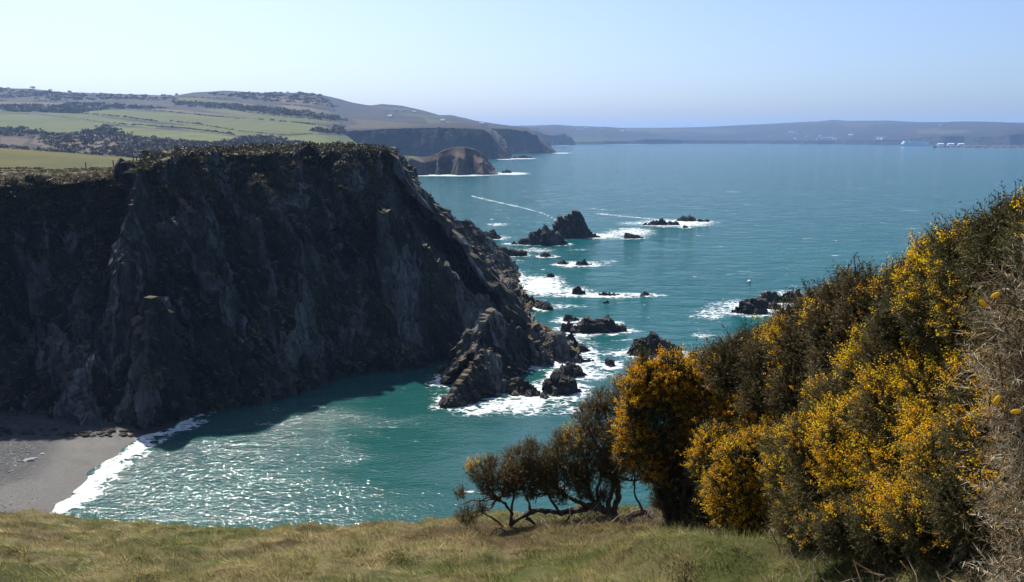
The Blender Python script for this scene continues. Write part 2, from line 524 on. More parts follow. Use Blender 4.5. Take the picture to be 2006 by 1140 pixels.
net = []
spec = [
    ((-420, 930), [(-400, 760, 2), (-390, 600, 5), (-380, 450, 9), (-370, 352, 13)]),
    ((-200, 870), [(-195, 740, 3), (-195, 620, 7), (-190, 470, 12), (-190, 352, 17)]),
    ((-60, 846), [(-60, 740, 4), (-58, 640, 9), (-56, 480, 14), (-55, 356, 19)]),
    ((60, 834), [(60, 735, 4), (60, 645, 10), (62, 480, 15), (65, 352, 20)]),
    ((150, 832), [(152, 730, 3), (155, 640, 11), (158, 480, 18), (165, 346, 25)]),
    ((225, 830), [(228, 720, 6), (232, 620, 13), (236, 480, 20), (242, 338, 28)]),
    ((266, 829), [(262, 740, 9), (254, 640, 16), (246, 490, 23), (254, 334, 30)]),
    ((292, 824), [(285, 740, 4), (268, 600, 9), (258, 470, 13), (272, 326, 21)]),
    ((350, 822), [(346, 720, 4), (330, 580, 10), (318, 450, 15), (318, 312, 23)]),
    ((420, 812), [(418, 700, 4), (410, 570, 10), (405, 440, 16), (405, 304, 24)]),
    ((490, 790), [(488, 690, 4), (482, 560, 10), (478, 430, 16), (478, 300, 25)]),
    ((565, 772), [(565, 680, 4), (562, 560, 11), (560, 430, 18), (560, 298, 28)]),
    ((645, 748), [(645, 660, 5), (642, 550, 13), (640, 430, 20), (640, 295, 29)]),
    ((725, 738), [(722, 655, 6), (716, 560, 13), (705, 430, 22), (708, 297, 30)]),
    ((790, 728), [(786, 655, 6), (775, 560, 12), (755, 470, 17), (745, 380, 24)]),
    ((855, 712), [(852, 660, 4), (842, 590, 8), (825, 525, 12), (806, 462, 16)]),
    ((905, 700), [(904, 668, 3), (897, 630, 7), (885, 590, 10), (868, 540, 14)]),
    ((960, 692), [(958, 670, 3), (953, 650, 6), (945, 625, 9), (932, 596, 13)]),
    ((1030, 694), [(1030, 680, 2), (1026, 668, 5), (1020, 656, 8), (1012, 640, 11)]),
    ((1085, 700), [(1088, 694, 2), (1090, 688, 4), (1092, 682, 6), (1092, 676, 9)]),
]
crest = [None] * 14 + [(768, 306, 192), (797, 352, 208), (826, 392, 222), (885, 446, 250), (960, 525, 240), (1035, 605, 214)]
crest[13] = (728, 293, 190)
for i, (b, rows) in enumerate(spec):
    cl = column(b, rows)
    rim = cl[-1]
    if i < 8:
        cl += [inland(rim, 7, 0.2), inland(rim, 30, 0.0), inland(rim, 70, -4), inland(rim, 120, -18)]
    elif i < 13:
        py = [0] * 8 + [305, 299, 295, 294, 290]
        cl += [at(rim[0] / rim[1] * F + 1003, py[i], rim[1] + 9), inland(rim, 35, 0.2), inland(rim, 80, -5), inland(rim, 150, -28)]
    elif i == 13:
        c = at(*crest[i]); cl += [c, inland(c, 25, -0.8), inland(c, 70, -8), inland(c, 150, -36)]
    else:
        c = at(*crest[i])
        mid = 0.5 * (c + rim) - np.array([0, 0, 3.5 if 14 < i < 18 else 0.5])
        fall = c + np.array([5, 30, -c[2] - 4])
        cl += [mid, c, 0.6 * c + 0.4 * fall, fall]
    net.append(cl)
rims = [c[5] for c in net]
A = loft(net, 720, 260, 1)
vfrac = np.linspace(0, 1, A.shape[1])[None, :]
# keep the plateau calm
zr = np.array([c[5][2] for c in net]);
Nn = gnormals(A)
fl = np.abs(Nn[..., 2])
fade = 1 - 0.85 * smooth01(fl, 0.75, 0.96) * smooth01(A[..., 2], 28, 34)
CL = displace_rock(A, 1.0, 0.95, fade, 3.3)
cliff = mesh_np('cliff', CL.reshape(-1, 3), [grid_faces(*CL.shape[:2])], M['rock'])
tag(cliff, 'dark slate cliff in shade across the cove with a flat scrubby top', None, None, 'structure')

def ribpx(name, pts, parent=cliff, **kw):
    A = rib_grid([at(*p) for p in pts], **kw)
    o = mesh_np(name, A.reshape(-1, 3), [grid_faces(*A.shape[:2])], M['rock'], parent=parent)
    rock_foam(A, 1.2, 0.9)
    return o, A
ribpx('rock_ridge', [(752, 300, 188), (774, 308, 194), (796, 346, 205), (814, 376, 212), (824, 371, 218), (838, 374, 222), (850, 402, 232), (878, 424, 246), (900, 431, 256),
               (926, 438, 268), (936, 448, 274), (950, 466, 286), (964, 486, 300)], near=1.25, far=1.5, nu=150, nv=60, seed=4, amp=0.9, scale=0.7, jag=2.0)
ribpx('rock_ridge', [(772, 400, 186), (810, 418, 196), (850, 440, 206), (900, 470, 220), (940, 496, 234), (972, 520, 238), (990, 545, 238), (1012, 572, 236)],
    near=1.6, far=0.9, nu=120, nv=50, seed=14, amp=0.9, scale=0.6, jag=1.5)
ribpx('rock_ridge', [(735, 392, 172), (765, 412, 173), (806, 446, 174), (850, 497, 175), (900, 552, 177), (940, 580, 179), (990, 604, 183), (1040, 640, 184), (1080, 662, 180), (1100, 684, 172)],
    near=3.2, far=0.7, nu=150, nv=60, seed=24, amp=0.8, scale=0.6, jag=1.2)
ribpx('rock_ridge', [(926, 700, 150), (934, 668, 154), (948, 630, 158), (962, 614, 160), (985, 622, 163), (1020, 645, 166), (1052, 668, 167), (1075, 704, 164)],
    near=2.6, far=1.2, nu=110, nv=50, seed=34, amp=0.8, scale=0.5, jag=0.8)
ribpx('rock_ridge', [(866, 800, 137), (885, 776, 139), (908, 748, 142), (930, 712, 146), (944, 688, 149), (962, 684, 150), (980, 702, 150), (990, 738, 148), (1020, 744, 147), (1045, 752, 146), (1060, 776, 144)],
    near=1.7, far=1.6, nu=130, nv=54, seed=44, amp=0.8, scale=0.42, jag=0.8)
ribpx('rock_ridge', [(985, 596, 215), (1010, 566, 228), (1030, 575, 226), (1050, 590, 224), (1072, 600, 220)], near=2, far=1.5, nu=60, nv=30, seed=54, amp=0.8, scale=0.4, jag=1.5)
ribpx('fin', [(276, 832, 126.5), (284, 720, 129), (291, 620, 131.5), (297, 586, 132.5), (306, 578, 133.5), (318, 590, 136), (332, 650, 139), (346, 720, 141)],
    near=5.0, far=2.4, nu=130, nv=60, seed=64, amp=1.15, scale=0.42, jag=1.5)
ribpx('fin', [(276, 318, 150), (264, 350, 146), (255, 400, 142.5), (248, 450, 140), (246, 500, 138), (252, 580, 136), (262, 660, 133)],
    near=3.5, far=4.5, floor=2.0, nu=130, nv=60, seed=71, amp=1.1, scale=0.42, jag=1.0)
rock_foam(CL[200:], 1.5, 0.35)

# ------------------------------------------------------------------ rocks standing in the sea
def sea_rock(label, pts, base_py, near=1.6, far=1.4, scale=0.35, jag=0.8, foam=0.95, pad=1.4, w0=0.5, seed=None, dy=None):
    seed = seed if seed is not None else pts[0][0] * 0.37
    xs = [p[0] for p in pts]
    b = sea(sum(xs) / len(xs), base_py)
    zmax = max(at(p[0], p[1], b[1])[2] for p in pts)
    Y = b[1] + (dy if dy is not None else max(zmax, 0.5) / near * 0.7)
    C = [at(p[0], p[1], Y + (p[2] if len(p) > 2 else 0)) for p in pts]
    C = [C[0] + np.array([-0.8, 0, -2.5])] + C + [C[-1] + np.array([0.8, 0, -2.5])]
    C = np.array(C)
    L = np.linalg.norm(np.diff(C, axis=0), axis=1).sum()
    nu = int(np.clip(L * 5, 26, 130)); nv = int(np.clip((zmax + 3) * 6, 20, 60))
    org = np.array([C[:, 0].mean(), Y, 0.0])
    A = rib_grid(C, near, far, w0, -2.2, nu, nv, seed, 1.0, scale, 1.0, jag)
    o = mesh_np('sea_rock', (A - org).reshape(-1, 3), [grid_faces(*A.shape[:2])], M['sea_rock'])
    o.location = org
    tag(o, label, 'rock', 'rocks standing in the sea off the headland')
    rock_foam(A, pad, foam)
    return o

sea_rock('tall round-shouldered sea stack, right summit of the twin dark stack', [(1078, 470), (1090, 440), (1104, 427), (1122, 420), (1138, 424), (1146, 445), (1158, 458), (1166, 464)], 466, 2.2, 1.4, 0.7, 1.0, 0.8, 2.5)
sea_rock('pointed sea stack with a long low left shoulder beside the taller stack', [(998, 477), (1028, 471), (1045, 455), (1058, 448), (1067, 437), (1076, 446), (1092, 462), (1106, 476)], 480, 2.0, 1.4, 0.6, 1.2, 0.8, 2.5)
sea_rock('long low dark reef sloping right off the cliff foot', [(936, 470), (952, 478), (985, 488), (1005, 491), (1028, 499)], 502, 1.6, 1.2, 0.5, 0.8, 0.7, 2)
sea_rock('small pyramid rock just off the far end of the cliff', [(958, 462), (966, 449), (976, 458), (982, 465)], 467, 2, 1.6, 0.4, 0.4)
sea_rock('jagged low rock in white surf, longest of the far right cluster', [(1262, 438), (1280, 434), (1296, 429), (1310, 434), (1326, 439)], 441, 1.6, 1.2, 0.4, 1.0)
sea_rock('two-humped low rock behind the far right cluster', [(1328, 428), (1338, 424), (1352, 426), (1362, 429), (1366, 431)], 433, 1.6, 1.2, 0.4, 0.8)
sea_rock('tiny rock at the right tip of the far cluster', [(1370, 430), (1378, 430), (1386, 432)], 434, 1.4, 1.2, 0.3, 0.4)
sea_rock('tiny rock in foam in front of the far right cluster', [(1337, 443), (1342, 442), (1347, 444)], 446, 1.4, 1.2, 0.3, 0.3)
sea_rock('row of small teeth in foam to the right of the stack', [(1225, 456), (1234, 457), (1244, 459), (1256, 464), (1262, 465)], 467, 1.6, 1.2, 0.18, 0.15, w0=.3)
sea_rock('small jagged rock in surf below the twin stack', [(1060, 498), (1068, 494), (1078, 496), (1085, 500)], 503, 1.7, 1.3, 0.3, 0.6)
sea_rock('flat dark rock left of the spiky rock', [(1098, 514), (1108, 511), (1118, 514)], 517, 1.5, 1.2, 0.3, 0.5)
sea_rock('spiky upright rock with foam tail below the twin stack', [(1130, 514), (1138, 511), (1145, 505), (1150, 512), (1158, 517)], 519, 2.2, 1.6, 0.3, 0.6)
sea_rock('small knob rock by the white surf at the cliff foot', [(1070, 541), (1079, 536), (1084, 541)], 543, 1.8, 1.4, 0.3, 0.4)
sea_rock('small dark rock in the brightest surf', [(1004, 550), (1010, 546), (1016, 551)], 553, 1.8, 1.4, 0.3, 0.4)
sea_rock('sharp triangular tooth of rock, left end of the surf line', [(1122, 573), (1127, 562), (1131, 557), (1140, 569), (1146, 574)], 577, 2.4, 1.8, 0.3, 0.3)
sea_rock('long flat rock in the middle of the surf line', [(1176, 574), (1184, 572), (1196, 575), (1212, 576)], 579, 1.5, 1.2, 0.3, 0.5)
sea_rock('thin broken rock in the surf line between two larger ones', [(1224, 576), (1234, 576), (1243, 577)], 579, 1.5, 1.2, 0.25, 0.4)
sea_rock('small peaked rock at the right end of the surf line', [(1258, 574), (1264, 570), (1270, 573), (1277, 577)], 579, 1.8, 1.4, 0.25, 0.4)
sea_rock('lone pebble-sized rock below the surf line', [(1184, 591), (1189, 588), (1193, 592)], 594, 1.7, 1.3, 0.2, 0.2, 0.5)
sea_rock('leaning slab standing behind the long reef', [(1105, 622), (1110, 615), (1120, 617), (1135, 626)], 629, 1.8, 1.4, 0.3, 0.4)
sea_rock('long serrated reef with a foaming near edge', [(1104, 634), (1130, 636), (1140, 628), (1156, 632), (1172, 634), (1185, 629), (1205, 636), (1220, 644), (1230, 649)], 650, 1.6, 1.2, 0.4, 0.9)
sea_rock('small pointed rock poking up behind the serrated reef', [(1180, 629), (1189, 622), (1198, 631)], 634, 2, 1.6, 0.3, 0.2)
sea_rock('broad saw-backed rock island rising above the gorse', [(1216, 692), (1240, 678), (1258, 671), (1272, 672), (1279, 661), (1288, 669), (1302, 676), (1312, 677), (1326, 692)], 697, 1.6, 1.2, 0.45, 1.2)
sea_rock('upright dark pinnacle nearest the headland tip', [(1078, 694), (1084, 665), (1092, 653), (1102, 664), (1110, 690)], 706, 2.6, 2, 0.35, 0.4)
sea_rock('narrow pinnacle right of the headland tip', [(1108, 672), (1114, 652), (1120, 648), (1128, 668), (1136, 680)], 682, 2.8, 2, 0.3, 0.4)
sea_rock('dark wedge rock running right from the pinnacle', [(1096, 700), (1112, 686), (1128, 688), (1148, 698), (1166, 706)], 710, 1.7, 1.3, 0.35, 0.6)
sea_rock('rounded rock awash beside the wedge rock', [(1132, 682), (1140, 677), (1150, 684)], 688, 1.5, 1.3, 0.3, 0.2)
sea_rock('broad broken rock in surf right of the nose', [(1090, 732), (1104, 722), (1118, 710), (1128, 712), (1142, 728), (1160, 736)], 738, 1.6, 1.3, 0.35, 0.7)
sea_rock('blocky rock in the churning foam by the gorse', [(1068, 764), (1078, 741), (1090, 740), (1106, 744), (1122, 746), (1134, 760)], 772, 1.8, 1.4, 0.32, 0.6)
sea_rock('small black boulder in white foam by the nose', [(1036, 768), (1044, 763), (1054, 772)], 776, 1.6, 1.3, 0.25, 0.2)
sea_rock('black boulder awash next to the small foam boulder', [(1060, 774), (1067, 770), (1074, 777)], 780, 1.6, 1.3, 0.22, 0.2)
sea_rock('low rock row in surf, nearest to the gorse slope', [(1426, 612), (1440, 602), (1456, 592), (1474, 588), (1488, 592), (1496, 590)], 614, 1.6, 1.2, 0.4, 1.0)
sea_rock('craggy rock behind the low surf row, half hidden by gorse', [(1490, 586), (1502, 579), (1512, 574), (1524, 580), (1545, 578), (1565, 570)], 592, 1.7, 1.2, 0.4, 1.0)
sea_rock('small rock lump in the surf gap', [(1506, 600), (1516, 594), (1526, 602)], 606, 1.6, 1.3, 0.3, 0.3)
sea_rock('small reddish rock awash off the wedge rock', [(1188, 708), (1196, 704), (1203, 712)], 716, 1.5, 1.3, 0.25, 0.2)
sea_rock('pointed rock off the round-topped distant headland', [(984, 337), (992, 331), (1000, 336)], 339, 1.6, 1.4, 0.8, 0.5)
sea_rock('low far rock off the long dark distant cliff', [(1008, 308), (1018, 307), (1030, 304), (1040, 308)], 310, 1.4, 1.2, 1.0, 0.5)

# ------------------------------------------------------------------ beach
ys = np.linspace(70, 160, 150); us = np.linspace(-7, 75, 130)
shore = np.array([sea(*p) for p in [(345, 834), (300, 850), (240, 882), (160, 950), (95, 1005), (40, 1060), (0, 1120)]])
shore = shore[np.argsort(shore[:, 1])]
xs = np.interp(ys, shore[:, 1], shore[:, 0]) + 0.35 * np.sin(ys * 0.55) + 0.3 * np.sin(ys * 1.3 + 1)
U, Y = np.meshgrid(us, ys, indexing='ij')
X = xs[None, :] - U
Z = 0.065 * U + np.where(U > 22, (U - 22) * 0.03, 0) + 0.05 * fbm(np.stack([X * .5, Y * .5, X * 0], -1), 4) * np.clip(U, 0, 4)
wet = 1 - smooth01(U + 1.6 * np.sin(Y * 0.3), 5.0, 12.0)
bf = smooth01(U, 3.2, -0.5) * 0.5
beach = mesh_np('beach', np.stack([X, Y, Z], -1).reshape(-1, 3), [grid_faces(*U.shape)], M['beach'], True, {'wet': wet.ravel(), 'foam': bf.ravel()})
tag(beach, 'grey shingle beach at the head of the cove', None, None, 'structure')

def boulder(r, seed, n=10):
    th = np.linspace(0, math.pi, n); ph = np.linspace(0, 2 * math.pi, n + 4)
    T, P = np.meshgrid(th, ph, indexing='ij')
    S = np.stack([np.sin(T) * np.cos(P), np.sin(T) * np.sin(P), np.cos(T)], -1)
    k = 1 + 0.35 * cells(S * 1.3 + seed, 3) * 0.6 + 0.12 * fbm(S * 2 + seed, 2)
    return S * k[..., None] * np.array(r)
def beach_z(x, y):
    u = np.interp(y, ys, xs) - x
    return 0.065 * u + max(0, u - 22) * 0.03
for (px, py, r, lab) in [(58, 884, (1.1, .6, .35), 'pale flat boulder alone on the grey shingle'),
                         (82, 872, (.45, .35, .2), 'small pale stone beside the flat boulder on the shingle')]:
    p = sea(px, py, 2.0); p[2] = beach_z(p[0], p[1])
    B = boulder(r, px)
    o = mesh_np('boulder', B.reshape(-1, 3), [grid_faces(*B.shape[:2])], M['stone'])
    o.location = p; o.rotation_euler = (0, 0, 0.4)
    tag(o, lab, 'boulder')
# loose stones at the top of the shingle
parts = []
for k in range(1100):
    px = rng.uniform(-60, 95) - 40 * rng.random(); py = rng.uniform(842, 895) if rng.random() < 0.8 else rng.uniform(900, 1000)
    p = sea(px, py, 2.2); p[2] = beach_z(p[0], p[1])
    s = rng.uniform(0.04, 0.14) * (1.6 if rng.random() < 0.08 else 1)
    B = boulder((s, s * rng.uniform(.6, 1), s * .5), k, 4).reshape(-1, 3) + p
    parts.append((B, grid_faces(4, 8)))
V, Fc = merge(parts)
rub = []
for k in range(90):
    px = rng.uniform(-60, 262); py = np.interp(px, [-60, 60, 150, 266, 300], [843, 833, 831, 827, 826]) + rng.uniform(-6, 7)
    p = sea(px, py, 2.0); p[2] = beach_z(p[0], p[1])
    z_ = rng.uniform(.25, .9) * rng.uniform(.5, 1)
    rub.append((boulder((z_, z_ * rng.uniform(.6, 1), z_ * rng.uniform(.4, .8)), k + 50, 7).reshape(-1, 3) + p, grid_faces(7, 11)))
Vr, Fr = merge(rub)
tag(mesh_np('fallen_rubble', Vr, Fr, M['sea_rock']), 'dark fallen blocks along the cliff foot at the back of the beach', 'rubble', None, 'stuff')
tag(mesh_np('loose_stones', V, Fc, M['stone']), 'scatter of grey beach stones on the upper shingle', 'stones', None, 'stuff')

# ------------------------------------------------------------------ field on the cliff top
def rows_px(cols):
    return [[at(*p) if len(p) == 3 else np.array(p[:3]) for p in c] for c in cols]
net = []
for i, far_py in enumerate([280, 282, 286, 294, 302, 307.5, 309, 311, 314]):
    r0 = rims[i]; px = 1003 + F * r0[0] / (r0[1] * CP - (r0[2] - CAM_Z) * SP)
    py0 = proj(r0)[1]
    f_ = at(px, far_py, r0[1] + 95)
    mid = at(px, py0 * .45 + far_py * .55, r0[1] + 55)
    net.append([r0 + np.array([0, -1.5, -1.2]), r0 + np.array([0, 1.5, 0]), at(px, py0 - (py0 - far_py) * .22, r0[1] + 26), mid, f_, f_ + np.array([0, 60, -14]), f_ + np.array([0, 200, -34])])
FA = loft(net, 260, 140, 4)
FA[..., 2] += 0.15 * fbm(FA * np.array([.15, .15, 0]), 4) + 0.35
q = proj(FA)
n1 = fbm(FA * np.array([.06, .06, 0]), 4, 5)[..., None]
cfield = np.array([0.060, 0.060, 0.013]) + n1 * np.array([0.03, 0.018, 0.005])
rough = np.array([0.075, 0.066, 0.036]) + n1 * 0.02
m = smooth01(q[..., 1] + 6 * n1[..., 0], 331, 336)[..., None] * smooth01(-FA[..., 1], -190, -165)[..., None]
tint = np.clip(cfield * (1 - m) + rough * m, 0.01, 1)
field = mesh_np('field', FA.reshape(-1, 3), [grid_faces(*FA.shape[:2])], M['field'], True, {'tint': tint.reshape(-1, 3)})
tag(field, 'sunlit pasture on the cliff top', None, None, 'structure')

def on_grid(A, px, py):
    """the point of a built surface seen at that pixel (nearest vertex)"""
    Q = proj(A).reshape(-1, 2)
    d = (Q[:, 0] - px) ** 2 + (Q[:, 1] - py) ** 2
    return A.reshape(-1, 3)[np.argmin(d)]

# fence along the cliff edge
fence = empty('fence', on_grid(FA, 200, 335))
fl_ = np.array(fence.location)
tops = []
for px, py, hh, tl in [(96, 342, 1.0, 0), (128, 341, 1.2, 0), (141, 340, 1.5, .05), (169, 337, 1.5, 0), (192, 336, 1.7, 0.02), (205, 335, 1.5, -.03), (211, 335, 2.1, -.16), (223, 334, 1.6, 0), (239, 332, 1.7, .02),
                       (263, 329, 1.6, -.03), (268, 328, 1.5, .05), (276, 326, 1.4, 0)]:
    p = on_grid(FA, px, py) + np.array([0, 0, -0.3])
    t = p + np.array([tl * hh, 0, hh * 1.25 + 0.3])
    V, f = tube([p - fl_, t - fl_], [0.12, 0.10], 6)
    mesh_np('post', V, [f], M['wood'], parent=fence)
    tops.append(t)
for k in (0.25, 0.6):
    V, f = tube([t - fl_ - np.array([0, 0, k]) for t in tops], [0.02] * len(tops), 4)
    mesh_np('wire', V, [f], M['wire'], parent=fence)
tag(fence, 'wire fence with leaning wooden posts along the field edge above the cliff', 'fence')

# ------------------------------------------------------------------ leafy clump generator (far scrub, woods, hedges)
def clumps(C, rad, ntri, tri, colr, var=0.3, flat=0.75):
    """C (n,3) centres, rad (n,) -> loose shells of small leaf-faces; returns V,F,tint"""
    n = len(C)
    d = rng.normal(size=(n, ntri, 3)); d /= np.linalg.norm(d, axis=-1, keepdims=True)
    d[..., 2] = np.abs(d[..., 2]) * 1.0 - 0.15
    rr = rng.uniform(0.55, 1.08, (n, ntri, 1))
    O = C[:, None] + d * rr * np.array([1, 1, flat]) * np.asarray(rad)[:, None, None]
    s = (np.asarray(tri) * np.ones(n))[:, None, None]
    e1 = rng.normal(size=(n, ntri, 3)); e1 /= np.linalg.norm(e1, axis=-1, keepdims=True)
    e2 = np.cross(e1, d + 0.3 * rng.normal(size=d.shape)); e2 /= np.linalg.norm(e2, axis=-1, keepdims=True) + 1e-6
    V = np.stack([O - e1 * s * .6, O + e1 * s * .6, O + e2 * s + d * s * 0.5], 2)
    colr = np.asarray(colr, float)
    if colr.ndim == 1: colr = np.broadcast_to(colr, (n, 3))
    c = colr[:, None] * (1 + var * rng.normal(size=(n, 1, 1))) * (1 + var * rng.normal(size=(n, ntri, 1)))
    c = np.repeat(np.clip(c, 0.004, 1)[:, :, None], 3, 2)
    k = n * ntri
    return V.reshape(-1, 3), np.arange(k * 3).reshape(-1, 3), c.reshape(-1, 3)

# heath and gorse along the cliff rim
Nc = gnormals(CL)
Q = proj(CL)
sel = (CL[..., 2] > 33) & (Q[..., 0] > 258) & (Q[..., 0] < 775) & (CL[..., 1] < 235) & (np.abs(gnormals(A)[..., 2]) > 0.45)
P = CL[sel]
P = P[rng.random(len(P)) < min(1, 3800 / max(1, len(P)))]
sel2 = (CL[..., 2] > 29) & (CL[..., 2] < 37.5) & (np.abs(gnormals(A)[..., 2]) < .55) & (Q[..., 0] > -80) & (Q[..., 0] < 262) & (fbm(CL * .12, 3, 77) > -0.05)
P2 = CL[sel2]
P = np.concatenate([P, P2[rng.integers(0, len(P2), 900)]])
P = P + rng.normal(size=P.shape) * 0.3
cc = np.where(rng.random((len(P), 1)) < 0.3, np.array([[0.075, 0.056, 0.026]]), np.array([[0.04, 0.039, 0.018]]))
rad = rng.uniform(0.45, 1.1, len(P)) * (1 + 0.5 * fbm(P * 0.15, 2))
V, f, c = clumps(P, rad, 34, rad * 0.34, cc, 0.3)
tag(mesh_np('cliff_top_scrub', V, [f], M['scrub'], attrs={'tint': c}), 'brown gorse and heather scrub covering the cliff top', 'scrub', None, 'stuff')
# rough grass tufts below the fence
qF = proj(FA)
P = FA[(qF[..., 0] > -60) & (qF[..., 0] < 290) & (FA[..., 1] < np.array([r[1] for r in rims]).min() + 60) & (np.arange(FA.shape[1])[None, :] < 17)]
P = P[rng.integers(0, len(P), 1700)]
P = P + rng.normal(size=P.shape) * np.array([.7, .7, .05])
cc = np.where(rng.random((len(P), 1)) < 0.72, np.array([[0.20, 0.165, 0.09]]), np.array([[0.075, 0.075, 0.032]]))
V, f, c = clumps(P, rng.uniform(0.25, 0.55, len(P)), 26, 0.22, cc, 0.3, 0.6)
tag(mesh_np('rough_grass', V, [f], M['scrub'], attrs={'tint': c}), 'pale rough grass and bramble between fence and cliff edge', 'grass', None, 'stuff')

# ================================================================== background hills
def inpoly(Q, poly):
    x, y = Q[..., 0], Q[..., 1]
    r = np.zeros(x.shape, bool); n = len(poly)
    for i in range(n):
        x1, y1 = poly[i]; x2, y2 = poly[(i + 1) % n]
        if y1 == y2: continue
        c = ((y1 > y) != (y2 > y)) & (x < (x2 - x1) * (y - y1) / (y2 - y1) + x1)
        r ^= c
    return r

HEATH = np.array([0.028, 0.025, 0.022]); GREEN = np.array([0.068, 0.080, 0.020]); PALE = np.array([0.095, 0.086, 0.044]); BROWN = np.array([0.078, 0.055, 0.036]); WOODC = np.array([0.03, 0.03, 0.022])

sky_px = [(-700, 150), (-400, 160), (-150, 168), (0, 171), (60, 172), (130, 180), (200, 182), (260, 184), (345, 186), (380, 180), (440, 176), (520, 180), (600, 179), (620, 182), (640, 185), (665, 192), (690, 201), (705, 208), (720, 216), (745, 230), (775, 240)]
net = []
for x, sy in sky_px:
    far = 2900 if x < 640 else 3100
    k = np.clip((x - 450) / 350, 0, 1)
    dn = float(smooth01(np.array(float(x)), 610, 770))
    net.append([p_ if r_ < 3 else p_ * np.array([1, 1, 1 - dn]) - np.array([0, 0, 6 * dn]) for r_, p_ in enumerate([at(x, 352, 470), at(x, 318, 640), at(x, 290 - 4 * k, 840), at(x, 272 + 2 * k, 1060), at(x, 248 + 6 * k, 1400),
                at(x, 226 + 12 * k, 1750), at(x, (sy + 226) / 2 + 6 * k, 2300), at(x, sy, far), at(x, sy + 14, far + 500), at(x, sy + 60, far + 1200)])])
HA = loft(net, 620, 230, 3)
HA[..., 2] += 3.0 * fbm(HA * np.array([.004, .004, 0]), 3, 8) * smooth01(HA[..., 1], 600, 1200) + 0.8 * fbm(HA * np.array([.03, .03, 0]), 3, 4)
Q = proj(HA)
nz = fbm(HA * np.array([.012, .012, 0]), 4, 9)[..., None]
tint = np.broadcast_to(HEATH, HA.shape) * (1 + 0.9 * nz) + np.clip(fbm(HA * np.array([.03, .03, 0]), 3, 12)[..., None], 0, 1) * np.array([.034, .026, .016])
WOODS = [
    [(-300, 262), (0, 252), (40, 250), (60, 256), (110, 264), (140, 262), (190, 254), (205, 246), (222, 252), (240, 264), (200, 272), (70, 268), (0, 268), (-300, 290)],
    [(225, 262), (330, 274), (440, 280), (470, 268), (520, 266), (560, 276), (640, 286), (720, 290), (720, 310), (240, 312)],
    [(-200, 285), (0, 284), (100, 294), (240, 300), (300, 312), (0, 320), (-200, 320)],
    [(0, 206), (60, 204), (110, 208), (150, 200), (260, 206), (340, 212), (210, 214), (150, 222), (0, 218)],
    [(350, 198), (500, 208), (560, 214), (690, 232), (680, 238), (560, 226), (450, 214), (350, 206)],
    [(640, 252), (690, 244), (740, 256), (740, 266), (650, 262), (600, 256)],
    [(0, 172), (130, 182), (345, 188), (340, 196), (130, 196), (0, 192)],
    [(400, 182), (600, 182), (660, 196), (690, 214), (600, 205), (440, 190)],
    [(70, 268), (210, 270), (240, 296), (100, 292)]]
fields = [([(-700, 236), (0, 222), (75, 224), (150, 233), (207, 242), (198, 256), (110, 262), (0, 258), (-700, 280)], GREEN),
          ([(-300, 218), (0, 215), (140, 220), (250, 236), (330, 246), (300, 251), (205, 240), (75, 222), (0, 220), (-300, 222)], GREEN),
          ([(140, 214), (250, 216), (350, 222), (480, 232), (570, 234), (620, 246), (680, 252), (620, 262), (540, 266), (460, 258), (390, 246), (310, 238), (180, 225)], GREEN),
          ([(215, 247), (300, 252), (380, 258), (462, 268), (445, 278), (400, 278), (330, 272), (235, 262)], GREEN * 1.12),
          ([(310, 243), (400, 247), (540, 266), (470, 265), (380, 256)], GREEN),
          ([(540, 268), (610, 263), (760, 270), (790, 290), (640, 285), (575, 276)], GREEN * 1.15),
          ([(-300, 197), (0, 199), (134, 201), (122, 208), (60, 207), (0, 206), (-300, 207)], PALE * 0.8),
          ([(158, 198), (180, 197), (176, 207), (156, 206)], PALE * 0.7),
          ([(250, 211), (350, 215), (470, 226), (500, 231), (350, 221)], PALE * 0.8),
          ([(350, 191), (400, 192), (470, 201), (520, 208), (490, 209), (400, 200), (350, 197)], GREEN * 0.85),
          ([(545, 205), (580, 206), (670, 222), (640, 224), (600, 218), (560, 212)], PALE * 0.8),
          ([(390, 214), (450, 214), (560, 228), (690, 240), (800, 246), (800, 250), (640, 242), (500, 231)], GREEN * 0.95),
          ([(440, 183), (520, 184), (560, 190), (470, 188)], BROWN), ([(520, 192), (620, 196), (660, 208), (560, 202)], BROWN * 1.05),
          ([(70, 268), (120, 270), (210, 272), (240, 284), (235, 300), (100, 292), (60, 280)], BROWN * 1.05),
          ([(200, 188), (350, 190), (340, 193), (200, 191)], PALE * 0.75), ([(0, 266), (60, 272), (40, 286), (0, 284)], BROWN * .9)]
for poly, c in fields:
    m = inpoly(Q + np.concatenate([nz * 0, nz * 0.8], -1), poly)
    tint = np.where(m[..., None], c * (1 + 0.18 * nz), tint)
for poly in WOODS[:6]:
    tint = np.where(inpoly(Q + np.concatenate([nz * 6, nz * 2], -1), poly)[..., None], np.array([0.026, 0.024, 0.019]) * (1 + .3 * nz), tint)
tint = np.clip(tint, 0.01, 1)
hill = mesh_np('farmland_hill', HA.reshape(-1, 3), [grid_faces(*HA.shape[:2])], M['terrain'], True, {'tint': tint.reshape(-1, 3)})
tag(hill, 'long hill of small green fields behind the headland', None, None, 'structure')

def hill_pts(G, poly, n, jit=0.0):
    Q = proj(G).reshape(-1, 2); P = G.reshape(-1, 3)[inpoly(Q, poly)]
    if len(P) == 0: return P
    P = P[rng.integers(0, len(P), n)]
    return P + rng.normal(size=P.shape) * np.array([jit, jit, 0])
